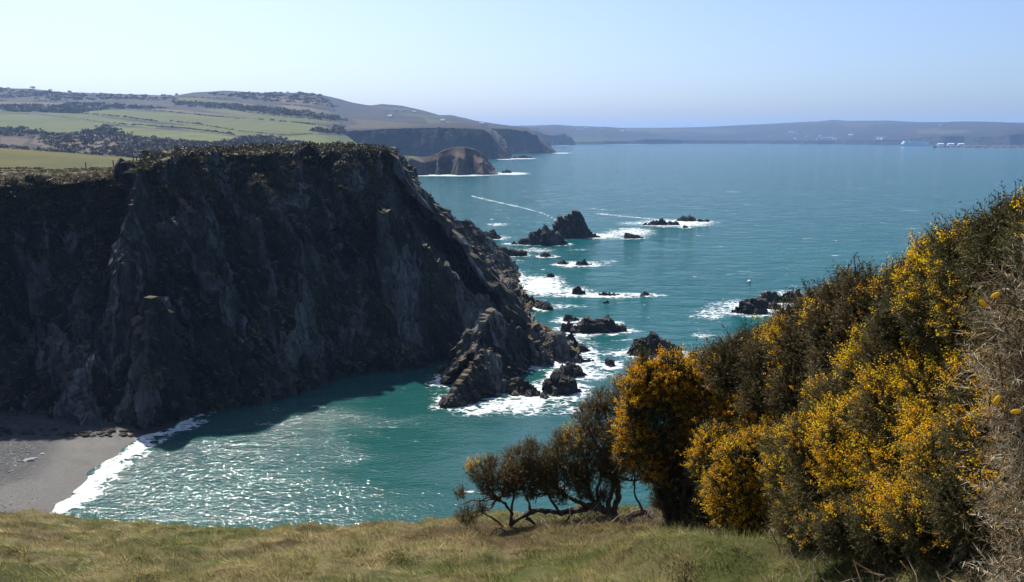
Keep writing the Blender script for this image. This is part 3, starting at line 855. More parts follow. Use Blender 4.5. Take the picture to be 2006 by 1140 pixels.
# woods and thickets in the valley
Hn = HA[:, :150]
P = np.concatenate([hill_pts(HA, p_, n_, j_) for p_, n_, j_ in zip(WOODS, [546, 1170, 390, 650, 546, 208, 390, 338, 117], [4, 4, 4, 6, 6, 5, 8, 8, 4])])
P = np.concatenate([P, P + rng.normal(size=P.shape) * np.array([7, 10, .3])])
rad = rng.uniform(1.8, 4.0, len(P)) * np.clip(P[:, 1] / 1000, 0.8, 1.7)
cc = np.where(rng.random((len(P), 1)) < 0.3, np.array([[0.055, 0.043, 0.032]]), np.array([[0.034, 0.032, 0.023]]))
V, f, c = clumps(P, rad, 28, rad * 0.46, cc, 0.2, 0.75)
tag(mesh_np('woodland', V, [f], M['scrub'], attrs={'tint': c}), 'dark bare woods and thickets filling the valley behind the field', 'woodland', None, 'stuff')

def hedge(label, pts, h=2.0, gap=0.0, w=1.0):
    C = []
    for (x0, y0), (x1, y1) in zip(pts[:-1], pts[1:]):
        n = max(2, int(abs(x1 - x0) * 1.7))
        for k in range(n):
            if rng.random() < gap: continue
            t = (k + rng.random()) / n
            C.append(on_grid(HA, x0 + (x1 - x0) * t, y0 + (y1 - y0) * t))
    C = np.array(C); org = C[0].copy()
    C = C + rng.normal(size=C.shape) * np.array([0.8, 1.0, 0.1])
    r = rng.uniform(0.6, 1.1, len(C)) * h * .7 * (1 + 0.8 * (rng.random(len(C)) < 0.08))
    V, f, c = clumps(C - org, r, 30, r * 0.45, (0.036, 0.038, 0.020), 0.25, 0.9)
    o = mesh_np('hedgerow', V, [f], M['scrub'], attrs={'tint': c})
    o.location = org
    tag(o, label, 'hedge', 'hedgerows between the hill fields')
for lab, pts, h, g in [
    ('thin hedge with scattered bushes across the lower left field', [(-40, 221), (75, 224), (140, 231), (205, 239)], 1.3, .35),
    ('thick dark hedge descending from the left wood', [(145, 220), (200, 225), (250, 230), (310, 238)], 3.0, 0),
    ('short thick hedge near the middle of the fields', [(330, 237), (392, 243)], 2.6, 0),
    ('hedge with a few round bushes running right from the valley wood tip', [(205, 239), (240, 243), (262, 245)], 2.6, .1),
    ('long hedge above the lowest middle field', [(262, 243), (310, 248), (360, 251), (460, 263)], 2.2, .05),
    ('gappy upper hedge with single trees above the big central field', [(252, 211), (320, 218), (350, 221), (420, 228), (480, 233)], 2.2, .2),
    ('sparse bush line across the central field', [(392, 244), (430, 250), (470, 257), (540, 263)], 1.6, .55),
    ('gappy hedge under the hilltop heath', [(448, 214), (500, 222), (560, 229), (640, 236), (690, 241)], 2.2, .25),
    ('dark hedge at the right of the big field', [(500, 233), (560, 238), (615, 244)], 2.4, .05),
    ('straight low wall-like hedge above the lowest right field', [(543, 265), (613, 262)], 1.4, .05),
    ('hedge between the two pale upper left fields', [(-40, 197), (70, 198), (135, 197)], 2.4, .2),
    ('hedge under the brown hilltop at the right', [(545, 204), (600, 208), (660, 218)], 2.4, .25),
    ('hedge strip on the shoulder of the hill', [(350, 189), (430, 193), (480, 200)], 2.6, .3)]:
    hedge(lab, pts, h, g)

# skyline trees
def tree(label, px, py, h, G=None):
    G = HA if G is None else G
    p = on_grid(G, px, py + 1.5)
    o = empty('tree', p)
    V, f = tube([(0, 0, -1), (0.3, 0, h * .3), (0.1, 0, h * .62)], [h * .05, h * .035, h * .015], 6)
    mesh_np('trunk', V, [f], M['bark'], parent=o)
    C = np.array([(rng.normal() * h * .26, rng.normal() * h * .2, h * rng.uniform(.08, .62)) for _ in range(12)])
    V, f, c = clumps(C, np.full(12, h * .26), 70, h * .07, (0.03, 0.034, 0.02), 0.3, 0.9)
    mesh_np('crown', V, [f], M['scrub'], attrs={'tint': c}, parent=o)
    tag(o, label, 'tree', 'trees on the hill skyline')
tree('bare rounded tree alone on the left skyline', 97, 178, 12)
tree('pointed dark tree on the left skyline', 137, 182, 15)
tree('round tree at the far left end of the skyline', 66, 172, 12)
tree('low bushy tree where the left skyline meets the big hill', 347, 186, 11)
tree('tree clump on the dip right of the big hill', 692, 201, 14)

# ------------------------------------------------------------------ distant headlands, one terrain sheet each
def headland(name, label, cols, nu, nv, tintf, sm=1, rough=1.0, mat='far_terrain', scale=3.0, nzs=.02):
    G = loft([[np.array(p, float) if len(p) == 3 and not isinstance(p, tuple) else at(*p) for p in c] for c in cols], nu, nv, sm)
    if rough:
        Nn = gnormals(G); st = 1 - smooth01(np.abs(Nn[..., 2]), 0.5, 0.85)
        s = np.sign((Nn * -(G - np.array([0, 0, 80.]))).sum(-1).mean())
        T = G * np.array([1, 1, 0.25]) / scale
        d = (ridged(T * .12, 3, 4) * 1.2 + cells(T * .35, 2) * .5 + 0.8 * vn(T * 0.05, 7)) * scale * rough
        G = G + Nn * s * (d * (0.12 + 0.88 * st))[..., None]
    Nn = gnormals(G); up = np.abs(Nn[..., 2])
    nz = fbm(G * nzs, 4, 6)
    t = np.clip(tintf(G, proj(G), up, nz), 0.008, 1)
    o = mesh_np(name, G.reshape(-1, 3), [grid_faces(*G.shape[:2])], M[mat], rough == 0, {'tint': t.reshape(-1, 3)})
    tag(o, label, None, None, 'structure')
    return G
def mixc(a, b, m): return a * (1 - m[..., None]) + b * m[..., None]
ROCKC = np.array([0.024, 0.024, 0.025])

def t_knoll(G, Q, up, nz):
    c = mixc(ROCKC * 1.15 * np.ones(G.shape), BROWN * 1.05 * (1 + 0.45 * nz[..., None]), smooth01(up + 0.2 * nz, 0.30, 0.46))
    c = mixc(c, np.broadcast_to(GREEN, G.shape), (inpoly(Q, [(640, 290), (740, 288), (756, 296), (830, 306), (800, 312), (720, 306), (640, 306)])) * 1.0)
    return c
kc = []
for x, top, yt, edge, base, wig in [(560, 284, 1000, 300, 350, 0), (640, 286, 1010, 302, 350, 0), (700, 287, 1015, 306, 348, 5), (742, 289, 1020, 309, 346, 0), (765, 297, 1020, 313, 345, 20), (790, 304, 1020, 330, 344, 34), (806, 305, 1020, 309, 343.5, -6), (828, 307, 1020, 318, 343.5, -2), (842, 306, 1020, 330, 343.5, 30), (858, 299, 1020, 322, 343.5, 4), (870, 292, 1022, 330, 343.3, 34),
                               (884, 288, 1025, 318, 343.1, 10), (897, 286.5, 1025, 307, 343, -10), (912, 287, 1025, 314, 343, -2), (922, 288.5, 1025, 330, 342.6, 30), (933, 292, 1022, 320, 342.5, 2), (946, 301, 1020, 317, 342, -8), (956, 314, 1015, 324, 341.5, 4), (966, 331, 1005, 335, 341, 2), (976, 340, 998, 340.5, 341, 0)]:
    b = sea(x, base, 0)
    kc.append([[b[0], b[1] + wig, -4], [b[0], b[1] + wig + 2, 1], (x, edge, b[1] + wig + 16), (x, (edge + top) / 2 + 1, b[1] + 34), (x, top, 1 + max(yt, b[1] + 44)), (x, top + 6, max(yt, b[1] + 44) + 45), [b[0] * 1.12, b[1] * 1.12, -4]])
KG = headland('round_headland', 'small brown round-topped headland with grey cliffs', kc, 300, 90, t_knoll, 1, 0.8, 'far_terrain', 3.2)

def t_far(G, Q, up, nz):
    c = mixc(ROCKC * np.ones(G.shape), np.array([0.019, 0.018, 0.017]) * (1 + 0.6 * nz[..., None]), smooth01(up + 0.2 * nz, 0.5, 0.75))
    for poly, cc in [([(690, 232), (760, 238), (850, 246), (700, 243)], PALE * .8), ([(735, 208), (800, 214), (820, 218), (740, 212)], PALE * .8),
                     ([(780, 220), (880, 228), (870, 232), (790, 226)], GREEN * .8), ([(830, 230), (900, 240), (840, 242)], PALE * .9), ([(640, 246), (760, 242), (820, 248), (700, 252)], BROWN),
                     ([(1120, 268), (1240, 270), (1210, 278), (1130, 280)], GREEN * .75), ([(1225, 250), (1350, 256), (1320, 259), (1230, 256)], PALE * .7), ([(1270, 252), (1430, 254), (1400, 258), (1290, 256)], PALE * .75),
                     ([(1380, 258), (1445, 257), (1440, 262), (1385, 262)], PALE * .7), ([(1795, 254), (1830, 252), (1900, 256), (1880, 262), (1800, 263)], PALE * .8), ([(1640, 241), (1710, 243), (1700, 249), (1660, 250)], BROWN),
                     ([(1400, 241), (1600, 236), (1780, 238), (1780, 242), (1560, 243), (1400, 246)], GREEN * .8)]:
        c = mixc(c, np.broadcast_to(cc * .6, G.shape) * (1 + .25 * nz[..., None]), inpoly(Q, poly) * 1.0)
    return c
def shore_cols(spec, back=1400):
    """(x, waterline py, cliff-top py, [inland (py, dY) ...])"""
    out = []
    for x, wl, ct, inl in spec:
        b = sea(x, wl)
        h = max(at(x, ct, b[1])[2], 1)
        c = [[b[0], b[1], -6], [b[0] * 1.001, b[1] + 2, 1], (x, ct, b[1] + 12 + h * 0.6)]
        for py, dY in inl: c.append((x, py, b[1] + dY))
        l = at(x, inl[-1][0] + 25, b[1] + inl[-1][1] + back)
        c.append([l[0], l[1], l[2] - 30])
        out.append(c)
    return out
D1 = headland('dark_cliff_coast', 'long dark sea cliff with heath and farmland above', shore_cols([
    (520, 312, 264, [(250, 400), (228, 1000), (183, 1700)]), (600, 312, 260, [(250, 400), (226, 1000), (181, 1700)]), (640, 312, 258, [(249, 350), (226, 1000), (187, 1700)]), (665, 312, 257, [(248, 330), (225, 1000), (193, 1700)]), (690, 312, 255, [(247, 300), (226, 1000), (200, 1700)]), (725, 312, 253, [(246, 300), (225, 1000), (206, 1700)]), (750, 312, 251, [(245, 300), (224, 1000), (203, 1800)]),
    (785, 312, 250, [(244, 300), (226, 1000), (206, 1900)]), (830, 312, 249, [(244, 300), (230, 1000), (216, 1900)]), (860, 312, 249, [(244, 300), (233, 1000), (225, 1900)]), (885, 312, 249.5, [(244, 300), (236, 1000), (225, 2000)]), (920, 312, 250, [(246, 300), (240, 1000), (233, 2000)]),
    (945, 312, 252, [(248, 300), (244, 900), (240, 1800)]), (960, 311.5, 262, [(256, 160), (252, 500), (248, 900)]), (975, 311.5, 281, [(274, 80), (268, 200), (262, 400)]), (990, 311.5, 300, [(294, 40), (290, 80), (286, 160)]), (1001, 311, 309, [(308, 20), (306, 40), (304, 80)])]),
    360, 110, t_far, 1, 1.0, 'far_terrain', 5.0, .01)
D2 = headland('second_cliff_headland', 'dark headland beyond the long cliff ending in a steep point', shore_cols([
    (880, 300.5, 251, [(246, 300), (238, 900), (228, 1500)]), (960, 300.5, 251, [(248, 250), (245, 800), (240, 1300)]), (1000, 300.5, 252, [(249, 250), (247, 700), (246, 1200)]), (1030, 300.5, 256, [(253, 150), (251, 400), (250, 800)]), (1045, 300.5, 264, [(262, 100), (260, 200), (258, 400)]),
    (1062, 300, 279, [(276, 60), (273, 120), (270, 240)]), (1078, 300, 293, [(291, 30), (289, 60), (287, 120)]), (1088, 299.5, 298.5, [(298, 15), (297, 30), (296, 60)])]), 200, 80, t_far, 1, 1.0, 'far_terrain', 6.0, .008)
D3 = headland('third_cliff_headland', 'faint third headland stepping back along the coast', shore_cols([
    (980, 285.5, 252, [(248, 200), (247, 600), (246, 1000)]), (1050, 285.5, 256, [(252, 150), (250, 400), (249, 800)]), (1066, 285.5, 262, [(259, 150), (256, 300), (254, 600)]), (1085, 285.5, 265, [(262, 100), (260, 250), (258, 500)]), (1105, 285, 263, [(261, 80), (260, 160), (259, 320)]),
    (1115, 285, 270, [(269, 40), (268, 80), (267, 160)]), (1126, 284.5, 283.5, [(283, 20), (282.5, 40), (282, 80)])]), 140, 60, t_far, 1, 1.0, 'far_terrain', 8.0, .006)
D4 = headland('low_far_coast', 'low hazy coast with fields and a hillside village', shore_cols([
    (1000, 283, 270, [(262, 250), (252, 700), (246, 1300)]), (1090, 283, 272, [(262, 250), (250, 700), (244, 1300)]), (1125, 282.5, 277, [(265, 250), (252, 700), (246, 1300)]), (1170, 282.5, 277, [(266, 250), (256, 700), (248, 1300)]), (1185, 282.5, 276, [(265, 250), (254, 700), (247.5, 1300)]), (1230, 282, 276, [(267, 250), (258, 600), (251, 1200)]),
    (1260, 282, 272, [(268, 250), (261, 500), (256, 900)]), (1300, 281.5, 272, [(270, 150), (266, 350), (262, 700)]), (1335, 281, 274, [(273, 100), (271, 200), (270, 400)]), (1350, 280.5, 279.5, [(279, 40), (278.5, 80), (278, 160)])]), 200, 70, t_far, 1, 0.7, 'far_terrain', 8.0, .005)
D5 = headland('far_bay_hill', 'long blue hill closing the far side of the bay', shore_cols([
    (1020, 281, 274, [(268, 300), (258, 900), (249, 1600)]), (1085, 281, 273, [(264, 300), (252, 900), (243.5, 1600)]), (1120, 281, 273, [(264, 300), (254, 900), (246, 1600)]), (1180, 281, 273, [(266, 300), (256, 900), (248, 1600)]), (1210, 281, 273, [(266, 300), (257, 900), (250, 1600)]),
    (1300, 281, 274, [(266, 300), (257, 900), (250, 1600)]), (1380, 281, 275, [(266, 300), (257, 900), (248, 1600)]), (1460, 281, 275, [(266, 300), (254, 900), (244, 1600)]), (1540, 281.5, 275, [(265, 300), (252, 900), (240, 1600)]), (1600, 282, 275, [(264, 300), (250, 900), (237, 1600)]), (1632, 282, 275, [(264, 300), (249, 900), (234, 1600)]), (1660, 282.5, 275, [(263, 300), (249, 900), (236, 1600)]),
    (1740, 283.5, 274, [(262, 300), (248, 900), (235.5, 1600)]), (1800, 284, 270, [(262, 200), (250, 700), (238.5, 1400)]), (1850, 285, 266, [(260, 200), (250, 700), (238.5, 1400)]), (1890, 285, 266, [(260, 200), (249, 700), (237, 1400)]), (1950, 286, 268, [(260, 200), (249, 700), (238, 1400)]), (1975, 287, 264, [(258, 150), (249, 600), (239, 1300)]), (2010, 287, 260, [(256, 150), (248, 600), (240, 1300)]),
    (2150, 287, 258, [(252, 200), (247, 600), (240, 1200)]), (2400, 288, 262, [(256, 200), (250, 600), (244, 1200)])], 1800), 460, 90, t_far, 1, 0.5, 'far_terrain', 12.0, .004)

# ------------------------------------------------------------------ town, harbour and ships far across the bay
hv, hf = box(-6, 6, -4, 4, -3, 5)
rv = np.array([(-6.4, -4.4, 5), (6.4, -4.4, 5), (6.4, 4.4, 5), (-6.4, 4.4, 5), (-6.4, 0, 8.4), (6.4, 0, 8.4)], float)
rf4 = np.array([(0, 1, 5, 4), (2, 3, 4, 5)]); rf3 = np.array([(0, 4, 3), (1, 2, 5)])
def house_mesh(wall):
    V, Fs = merge([(hv, hf), (rv, rf4), (rv, rf3)])
    o = mesh_np('house', V, Fs, [wall, M['roof']], mat_idx=None)
    idx = [0] * 6 + [1] * 2 + [1, 0 + 1]
    o.data.polygons.foreach_set('material_index', np.array(idx[:len(o.data.polygons)], np.int32))
    return o
proto = None
def house(G, px, py, s, label, group, rz=None):
    global proto
    p = on_grid(G, px, py); s = s * 1.35
    if proto is None: proto = house_mesh(M['white']); o = proto
    else: o = proto.copy(); col.objects.link(o)
    o.location = p; o.scale = (s, s, s); o.rotation_euler = (0, 0, rz if rz is not None else rng.uniform(-.5, .5))
    tag(o, label, 'house', group)
for (px, py) in [(1479, 270), (1483, 269), (1490, 271), (1497, 269), (1504, 268), (1503, 265), (1510, 271), (1514, 266), (1520, 262), (1522, 268), (1529, 264), (1530, 270), (1535, 271), (1540, 259), (1545, 260), (1551, 259),
                 (1556, 261), (1562, 262), (1566, 253), (1574, 251), (1574, 266), (1583, 268), (1556, 273), (1562, 273), (1585, 254), (1590, 254), (1598, 254), (1603, 273), (1605, 269), (1610, 271), (1616, 272), (1621, 271), (1626, 272), (1630, 271), (1635, 272), (1640, 272), (1622, 252), (1648, 248), (1633, 267)]:
    house(D5, px, py, rng.uniform(.8, 1.25), 'tiny white house in the hillside town across the bay', 'houses of the far hillside town')
for (px, py) in [(1660, 265), (1667, 265), (1672, 264)]:
    house(D5, px, py, 1.1, 'tiny white house in a row of three right of the far town', 'row of three houses right of the town')
for (px, py) in [(1719, 272), (1724, 273), (1729, 273)]:
    house(D5, px, py, 1.3, 'white house in the cluster left of the moored ferry', 'houses left of the ferry')
house(D5, 1845, 245, 1.2, 'lone white house high on the far hill above the ferry', None)
for (px, py) in [(1116, 253), (1120, 256), (1124, 252), (1127, 251), (1131, 255), (1138, 257), (1144, 254), (1149, 253), (1155, 255), (1175, 256), (1180, 255), (1192, 256), (1220, 259), (1232, 258), (1238, 258), (1283, 260)]:
    house(D4, px, py, rng.uniform(.8, 1.2), 'tiny white house in the village on the low far coast', 'houses of the low coast village')
house(D1, 765, 231, .8, 'white farmhouse left of the dark trees on the cliff coast', None)
house(D1, 793, 218, .7, 'lone white cottage under the ridge of the dark coast', None)
house(D1, 813, 221, .7, 'small cottage right of the lone cottage under the ridge', None)
house(D1, 776, 217, .7, 'low pale farm shed below the dark coast ridge', None)
house(D1, 770, 232, .7, 'white barn touching the farmhouse on the cliff coast', None)
for (px, py) in [(823, 237), (831, 237), (868, 240), (945, 246), (952, 246)]:
    house(D1, px, py, .8, 'pale house strung along the top of the long dark cliff', 'houses along the dark cliff top')
for px, py, lab in [(22, 181, 'long white glasshouse roof near the left skyline'), (102, 212, 'white polytunnel roof at the wood edge left')]:
    p = on_grid(HA, px, py)
    ang = np.linspace(0, math.pi, 9)
    prof = np.stack([np.cos(ang) * 5, np.sin(ang) * 4], 1)
    V = np.array([(x, a_, b_ - .5) for x in (-19, 19) for a_, b_ in prof])
    Fq = [(i, i + 1, i + 10, i + 9) for i in range(8)]
    o = mesh_np('polytunnel', V, [np.array(Fq)], M['white'], True)
    o.location = p; tag(o, lab, 'polytunnel')

# ferry alongside
b = sea(1790, 285.6); k = b[1] / F
fer = empty('ferry', b, 0.06)
L = 58 * k
def hull_grid(L, Bm, D, z0):
    xs_ = np.linspace(-L / 2, L / 2, 24)
    half = Bm / 2 * np.clip(1 - ((-xs_ - L * .32) / (L * .18)).clip(0) ** 2, 0.02, 1)
    V, n = [], len(xs_)
    for x, hw in zip(xs_, half):
        V += [(x, -hw * .8, z0), (x, -hw, z0 + D), (x, hw, z0 + D), (x, hw * .8, z0)]
    f = []
    for i in range(n - 1):
        for j in range(4):
            f.append((i * 4 + j, i * 4 + (j + 1) % 4, (i + 1) * 4 + (j + 1) % 4, (i + 1) * 4 + j))
    f += [(0, 1, 2, 3), tuple((n - 1) * 4 + q_ for q_ in (3, 2, 1, 0))]
    return np.array(V, float), np.array(f)
V, f = hull_grid(L, 20, 11, -2); mesh_np('hull', V, [f], M['ferry'], parent=fer)
V, f = hull_grid(L * .995, 19.6, 2.4, -2.2); mesh_np('boot_topping', V * np.array([1, 1.03, 1]), [f], M['ferry_dark'], parent=fer)
V, f = merge([box(-L * .40, L * .46, -9, 9, 9, 15.5), box(-L * .36, L * .36, -8, 8, 15.5, 19)]); ss_ = mesh_np('superstructure', V, f, M['ferry'], parent=fer)
V, f = box(-L * .36, -L * .28, -9.5, 9.5, 19, 22.5); mesh_np('bridge', V, [f], M['ferry'], parent=fer)
V, f = box(-L * .16, -L * .10, -3, 3, 19, 27); mesh_np('funnel', V, [f], M['ferry_dark'], parent=fer)
V, f = tube([(-L * .27, 0, 22), (-L * .27, 0, 33)], [.8, .3], 6); mesh_np('mast', V, [f], M['white'], parent=fer)
for i in range(10):
    V, f = box(-L * .3 + i * L * .07, -L * .3 + i * L * .07 + L * .045, -9.25, -8.9, 11.5, 13.6); mesh_np('window', V, [f], M['ferry_dark'], parent=ss_)
tag(fer, 'pale blue-white ferry moored below the far hill', 'ferry')
# breakwater
p0, p1 = sea(1830, 289.5), sea(2300, 291.5)
n = 160
t = np.linspace(0, 1, n)[:, None]
C = p0 * (1 - t) + p1 * t
prof = [(-16, -3), (-9, 3), (-5, 7.5), (0, 9), (6, 9), (12, -3)]
G = np.stack([np.stack([C[:, 0], C[:, 1] + yy, np.full(n, zz)], 1) for yy, zz in prof], 1)
G = G + rng.normal(size=G.shape) * 0.7
bw = mesh_np('breakwater', (G - p0).reshape(-1, 3), [grid_faces(n, len(prof))], M['breakwater'])
bw.location = p0
tag(bw, 'long dark stone breakwater in front of the far hill', 'breakwater')
for q in C[::2]: FOAM_SRC.append((q[0], q[1] - 20, 8, 0.75))
for px, w, h, lab in [(1842, 10, 2.6, 'long pale harbour shed beside the ferry stern'), (1862, 11, 2.6, 'second pale harbour shed right of the first'), (1882, 10, 1.8, 'low grey harbour shed behind the breakwater')]:
    b = sea(px, 286.0); k = b[1] / F
    V, f = merge([box(-w * k / 2, w * k / 2, -8, 8, -2, 10), (np.array([(-w * k / 2 - 1, -9, 10.05), (w * k / 2 + 1, -9, 10.05), (w * k / 2 + 1, 9, 10.05), (-w * k / 2 - 1, 9, 10.05), (-w * k / 2 - 1, 0, 13), (w * k / 2 + 1, 0, 13)], float), rf4),
                  (np.array([(-w * k / 2 - 1, -9, 10.05), (w * k / 2 + 1, -9, 10.05), (w * k / 2 + 1, 9, 10.05), (-w * k / 2 - 1, 9, 10.05), (-w * k / 2 - 1, 0, 13), (w * k / 2 + 1, 0, 13)], float), rf3)])
    o = mesh_np('harbour_shed', V, f, M['ferry']); o.location = b; tag(o, lab, 'shed')
b = sea(1592, 281.4); V, f = merge([box(-14, 14, -8, 8, -2, 13), box(-6, 8, -6, 6, 13, 21), (rv * np.array([2.2, 2, 1]) + np.array([0, 0, 8.1]), rf4)])
o = mesh_np('waterside_building', V, f, M['cream']); o.location = b + np.array([0, -20, 0]); tag(o, 'cream building catching the light on the far quay below the town', 'building')
b = sea(1517, 281.9); V, f = hull_grid(16, 5, 3.2, -.6)
bt = empty('fishing_boat', b); mesh_np('hull', V, [f], M['hull_dark'], parent=bt)
V, f = box(1, 5, -1.8, 1.8, 2.6, 6); mesh_np('wheelhouse', V, [f], M['hull_dark'], parent=bt)
tag(bt, 'tiny dark boat on the far water below the town', 'boat')
p = on_grid(D5, 1928, 239); V, f = tube([p * 0 - np.array([0, 0, 2]), (0, 0, 34)], [1.0, .35], 6)
o = mesh_np('radio_mast', V, [f], M['wire']); o.location = p; tag(o, 'thin radio mast on the skyline of the far hill', 'mast')
# buoy
b = sea(1468, 553); r = 1.0
B = boulder((0.9, 0.9, 0.85), 0, 12); S = B / np.linalg.norm(B, axis=-1, keepdims=True)
by = empty('mooring_buoy', b); by.scale = (.62, .62, .62)
mesh_np('float', (S * 0.95 + np.array([0, 0, .35])).reshape(-1, 3), [grid_faces(*S.shape[:2])], M['buoy'], True, parent=by)
V, f = tube([(0, 0, 1.2), (0, 0, 1.75)], [.09, .07], 6); mesh_np('ring_post', V, [f], M['hull_dark'], parent=by)
tag(by, 'round white buoy floating alone off the gorse slope', 'buoy')

# ================================================================== SEA
nr, nt = 500, 380
rr = 40 * np.exp(np.linspace(0, math.log(15000 / 40), nr))
th = np.linspace(R(-78), R(78), nt)
th = R(78) * np.sign(th) * (np.abs(th) / R(78)) ** 1.35
RR, TT = np.meshgrid(rr, th, indexing='ij')
X, Y = RR * np.sin(TT), RR * np.cos(TT)
S3 = np.stack([X, Y, X * 0], -1)
Zs = (0.16 * fbm(S3 * np.array([.10, .17, 0]), 3, 3) + 0.05 * fbm(S3 * 0.5, 2, 4)) * smooth01(-RR, -1500, -500)
S3[..., 2] = Zs
Q = proj(np.stack([X, Y, X * 0], -1))
foam = np.zeros(X.shape)
for (x, y, rad, st) in FOAM_SRC:
    d0 = math.hypot(x, y)
    i0, i1 = np.searchsorted(rr, d0 - 30 - rad * 6), np.searchsorted(rr, d0 + 30 + rad * 6)
    a0 = math.atan2(x, y); da = math.asin(min(0.99, (25 + rad * 6) / d0))
    j0, j1 = np.searchsorted(th, a0 - da), np.searchsorted(th, a0 + da)
    if i1 <= i0 or j1 <= j0: continue
    sl = (slice(i0, i1), slice(j0, j1))
    d = np.sqrt((X[sl] - x) ** 2 + (Y[sl] - y) ** 2)
    k = 1.0 + d0 / 500
    foam[sl] = np.maximum(foam[sl], 0.78 * st * np.exp(-np.maximum(d - rad * .5, 0) / (1.7 * k)))
patches = [(1010, 795, 140, 26, .72), (930, 806, 66, 16, .75), (1030, 790, 70, 16, .85), (1092, 765, 76, 32, .9), (1130, 720, 60, 30, .7), (860, 775, 50, 20, .45), (1120, 805, 60, 16, .5), (1150, 690, 55, 42, .5), (880, 790, 50, 18, .5), (1060, 560, 62, 24, .95), (1012, 545, 28, 16, .85), (1120, 570, 60, 14, .75),
           (1190, 578, 130, 7, .85), (1100, 600, 70, 10, .55), (1140, 518, 75, 9, .7), (1190, 512, 40, 6, .5), (1050, 490, 70, 9, .55), (1130, 490, 50, 7, .4), (1180, 462, 60, 9, .75), (1235, 455, 70, 12, .7), (1325, 437, 95, 10, .85), (1250, 438, 70, 6, .55),
           (1480, 602, 120, 24, .72), (1390, 615, 55, 18, .6), (1530, 574, 70, 9, .55), (1375, 655, 45, 14, .5), (1430, 575, 60, 6, .4), (1390, 545, 40, 5, .4), (1275, 702, 75, 9, .7), (1330, 720, 60, 14, .5), (1160, 640, 90, 9, .6), (1215, 650, 60, 5, .75),
           (1120, 668, 60, 34, .5), (1190, 690, 50, 25, .42), (1170, 735, 50, 22, .5), (975, 440, 32, 5, .6), (985, 466, 30, 10, .5), (1010, 512, 40, 8, .5), (1000, 530, 30, 10, .6), (880, 343.5, 105, 2.2, .95), (1000, 340, 45, 3.2, .9), (1020, 310.5, 40, 1.4, .9),
           (1100, 299.8, 25, 1.0, .9), (990, 312, 25, 1.2, .8), (1100, 285.6, 40, .5, .8), (1230, 282.5, 100, .4, .6), (520, 800, 70, 16, .42), (620, 800, 60, 22, .34), (560, 830, 170, 12, .30), (1560, 560, 50, 8, .4), (1600, 590, 60, 20, .4)]  # the wide faint patch in the bay paints specular glimmers as foam
for (px, py, hw, hh, st) in patches:
    d = ((Q[..., 0] - px) / hw) ** 2 + ((Q[..., 1] - py) / hh) ** 2
    foam = np.maximum(foam, st * np.exp(-d * 1.1))
def streak(pts, wpx, st):
    global foam
    for (x0, y0), (x1, y1) in zip(pts[:-1], pts[1:]):
        t = np.clip(((Q[..., 0] - x0) * (x1 - x0) + (Q[..., 1] - y0) * (y1 - y0)) / ((x1 - x0) ** 2 + (y1 - y0) ** 2), 0, 1)
        d = np.hypot(Q[..., 0] - x0 - t * (x1 - x0), Q[..., 1] - y0 - t * (y1 - y0))
        foam = np.maximum(foam, st * np.exp(-(d / wpx) ** 2))
streak([(925, 384), (975, 396), (1030, 408), (1065, 418), (1092, 432)], 2.2, .58)
streak([(1165, 418), (1230, 424), (1300, 431)], 2.0, .6)
streak([(1150, 408), (1200, 412)], 1.5, .5)
streak([(965, 398), (1000, 430), (1020, 440)], 2.0, .4)
# surf on the beach
xs_sea = np.interp(Y, ys, xs)
u = X - xs_sea
inb = (Y > 80) & (Y < 131)
surf = np.where(inb, np.exp(-((u - 0.9 - .5 * np.sin(Y * .7)) / 1.3) ** 2) * 1.15 + 0.5 * np.exp(-((u - 3.4) / 1.2) ** 2), 0)
foam = np.clip(np.maximum(np.minimum(foam, .92), surf), 0, 1.05)
cove = smooth01(-Y, -230, -135) * smooth01(-X, -60, 10)
ripple = 0.30 * smooth01(-X, 0, 42) * smooth01(-Y, -150, -100) - 0.10 * smooth01(X, -25, 10) * smooth01(-Y, -200, -150)      # the swell breaks up towards the beach
seao = mesh_np('sea', S3.reshape(-1, 3), [grid_faces(nr, nt)], M['sea'], True, {'foam': foam.ravel(), 'cove': cove.ravel(), 'ripple': ripple.ravel()})
tag(seao, 'teal bay water with white surf round the rocks', None, None, 'structure')

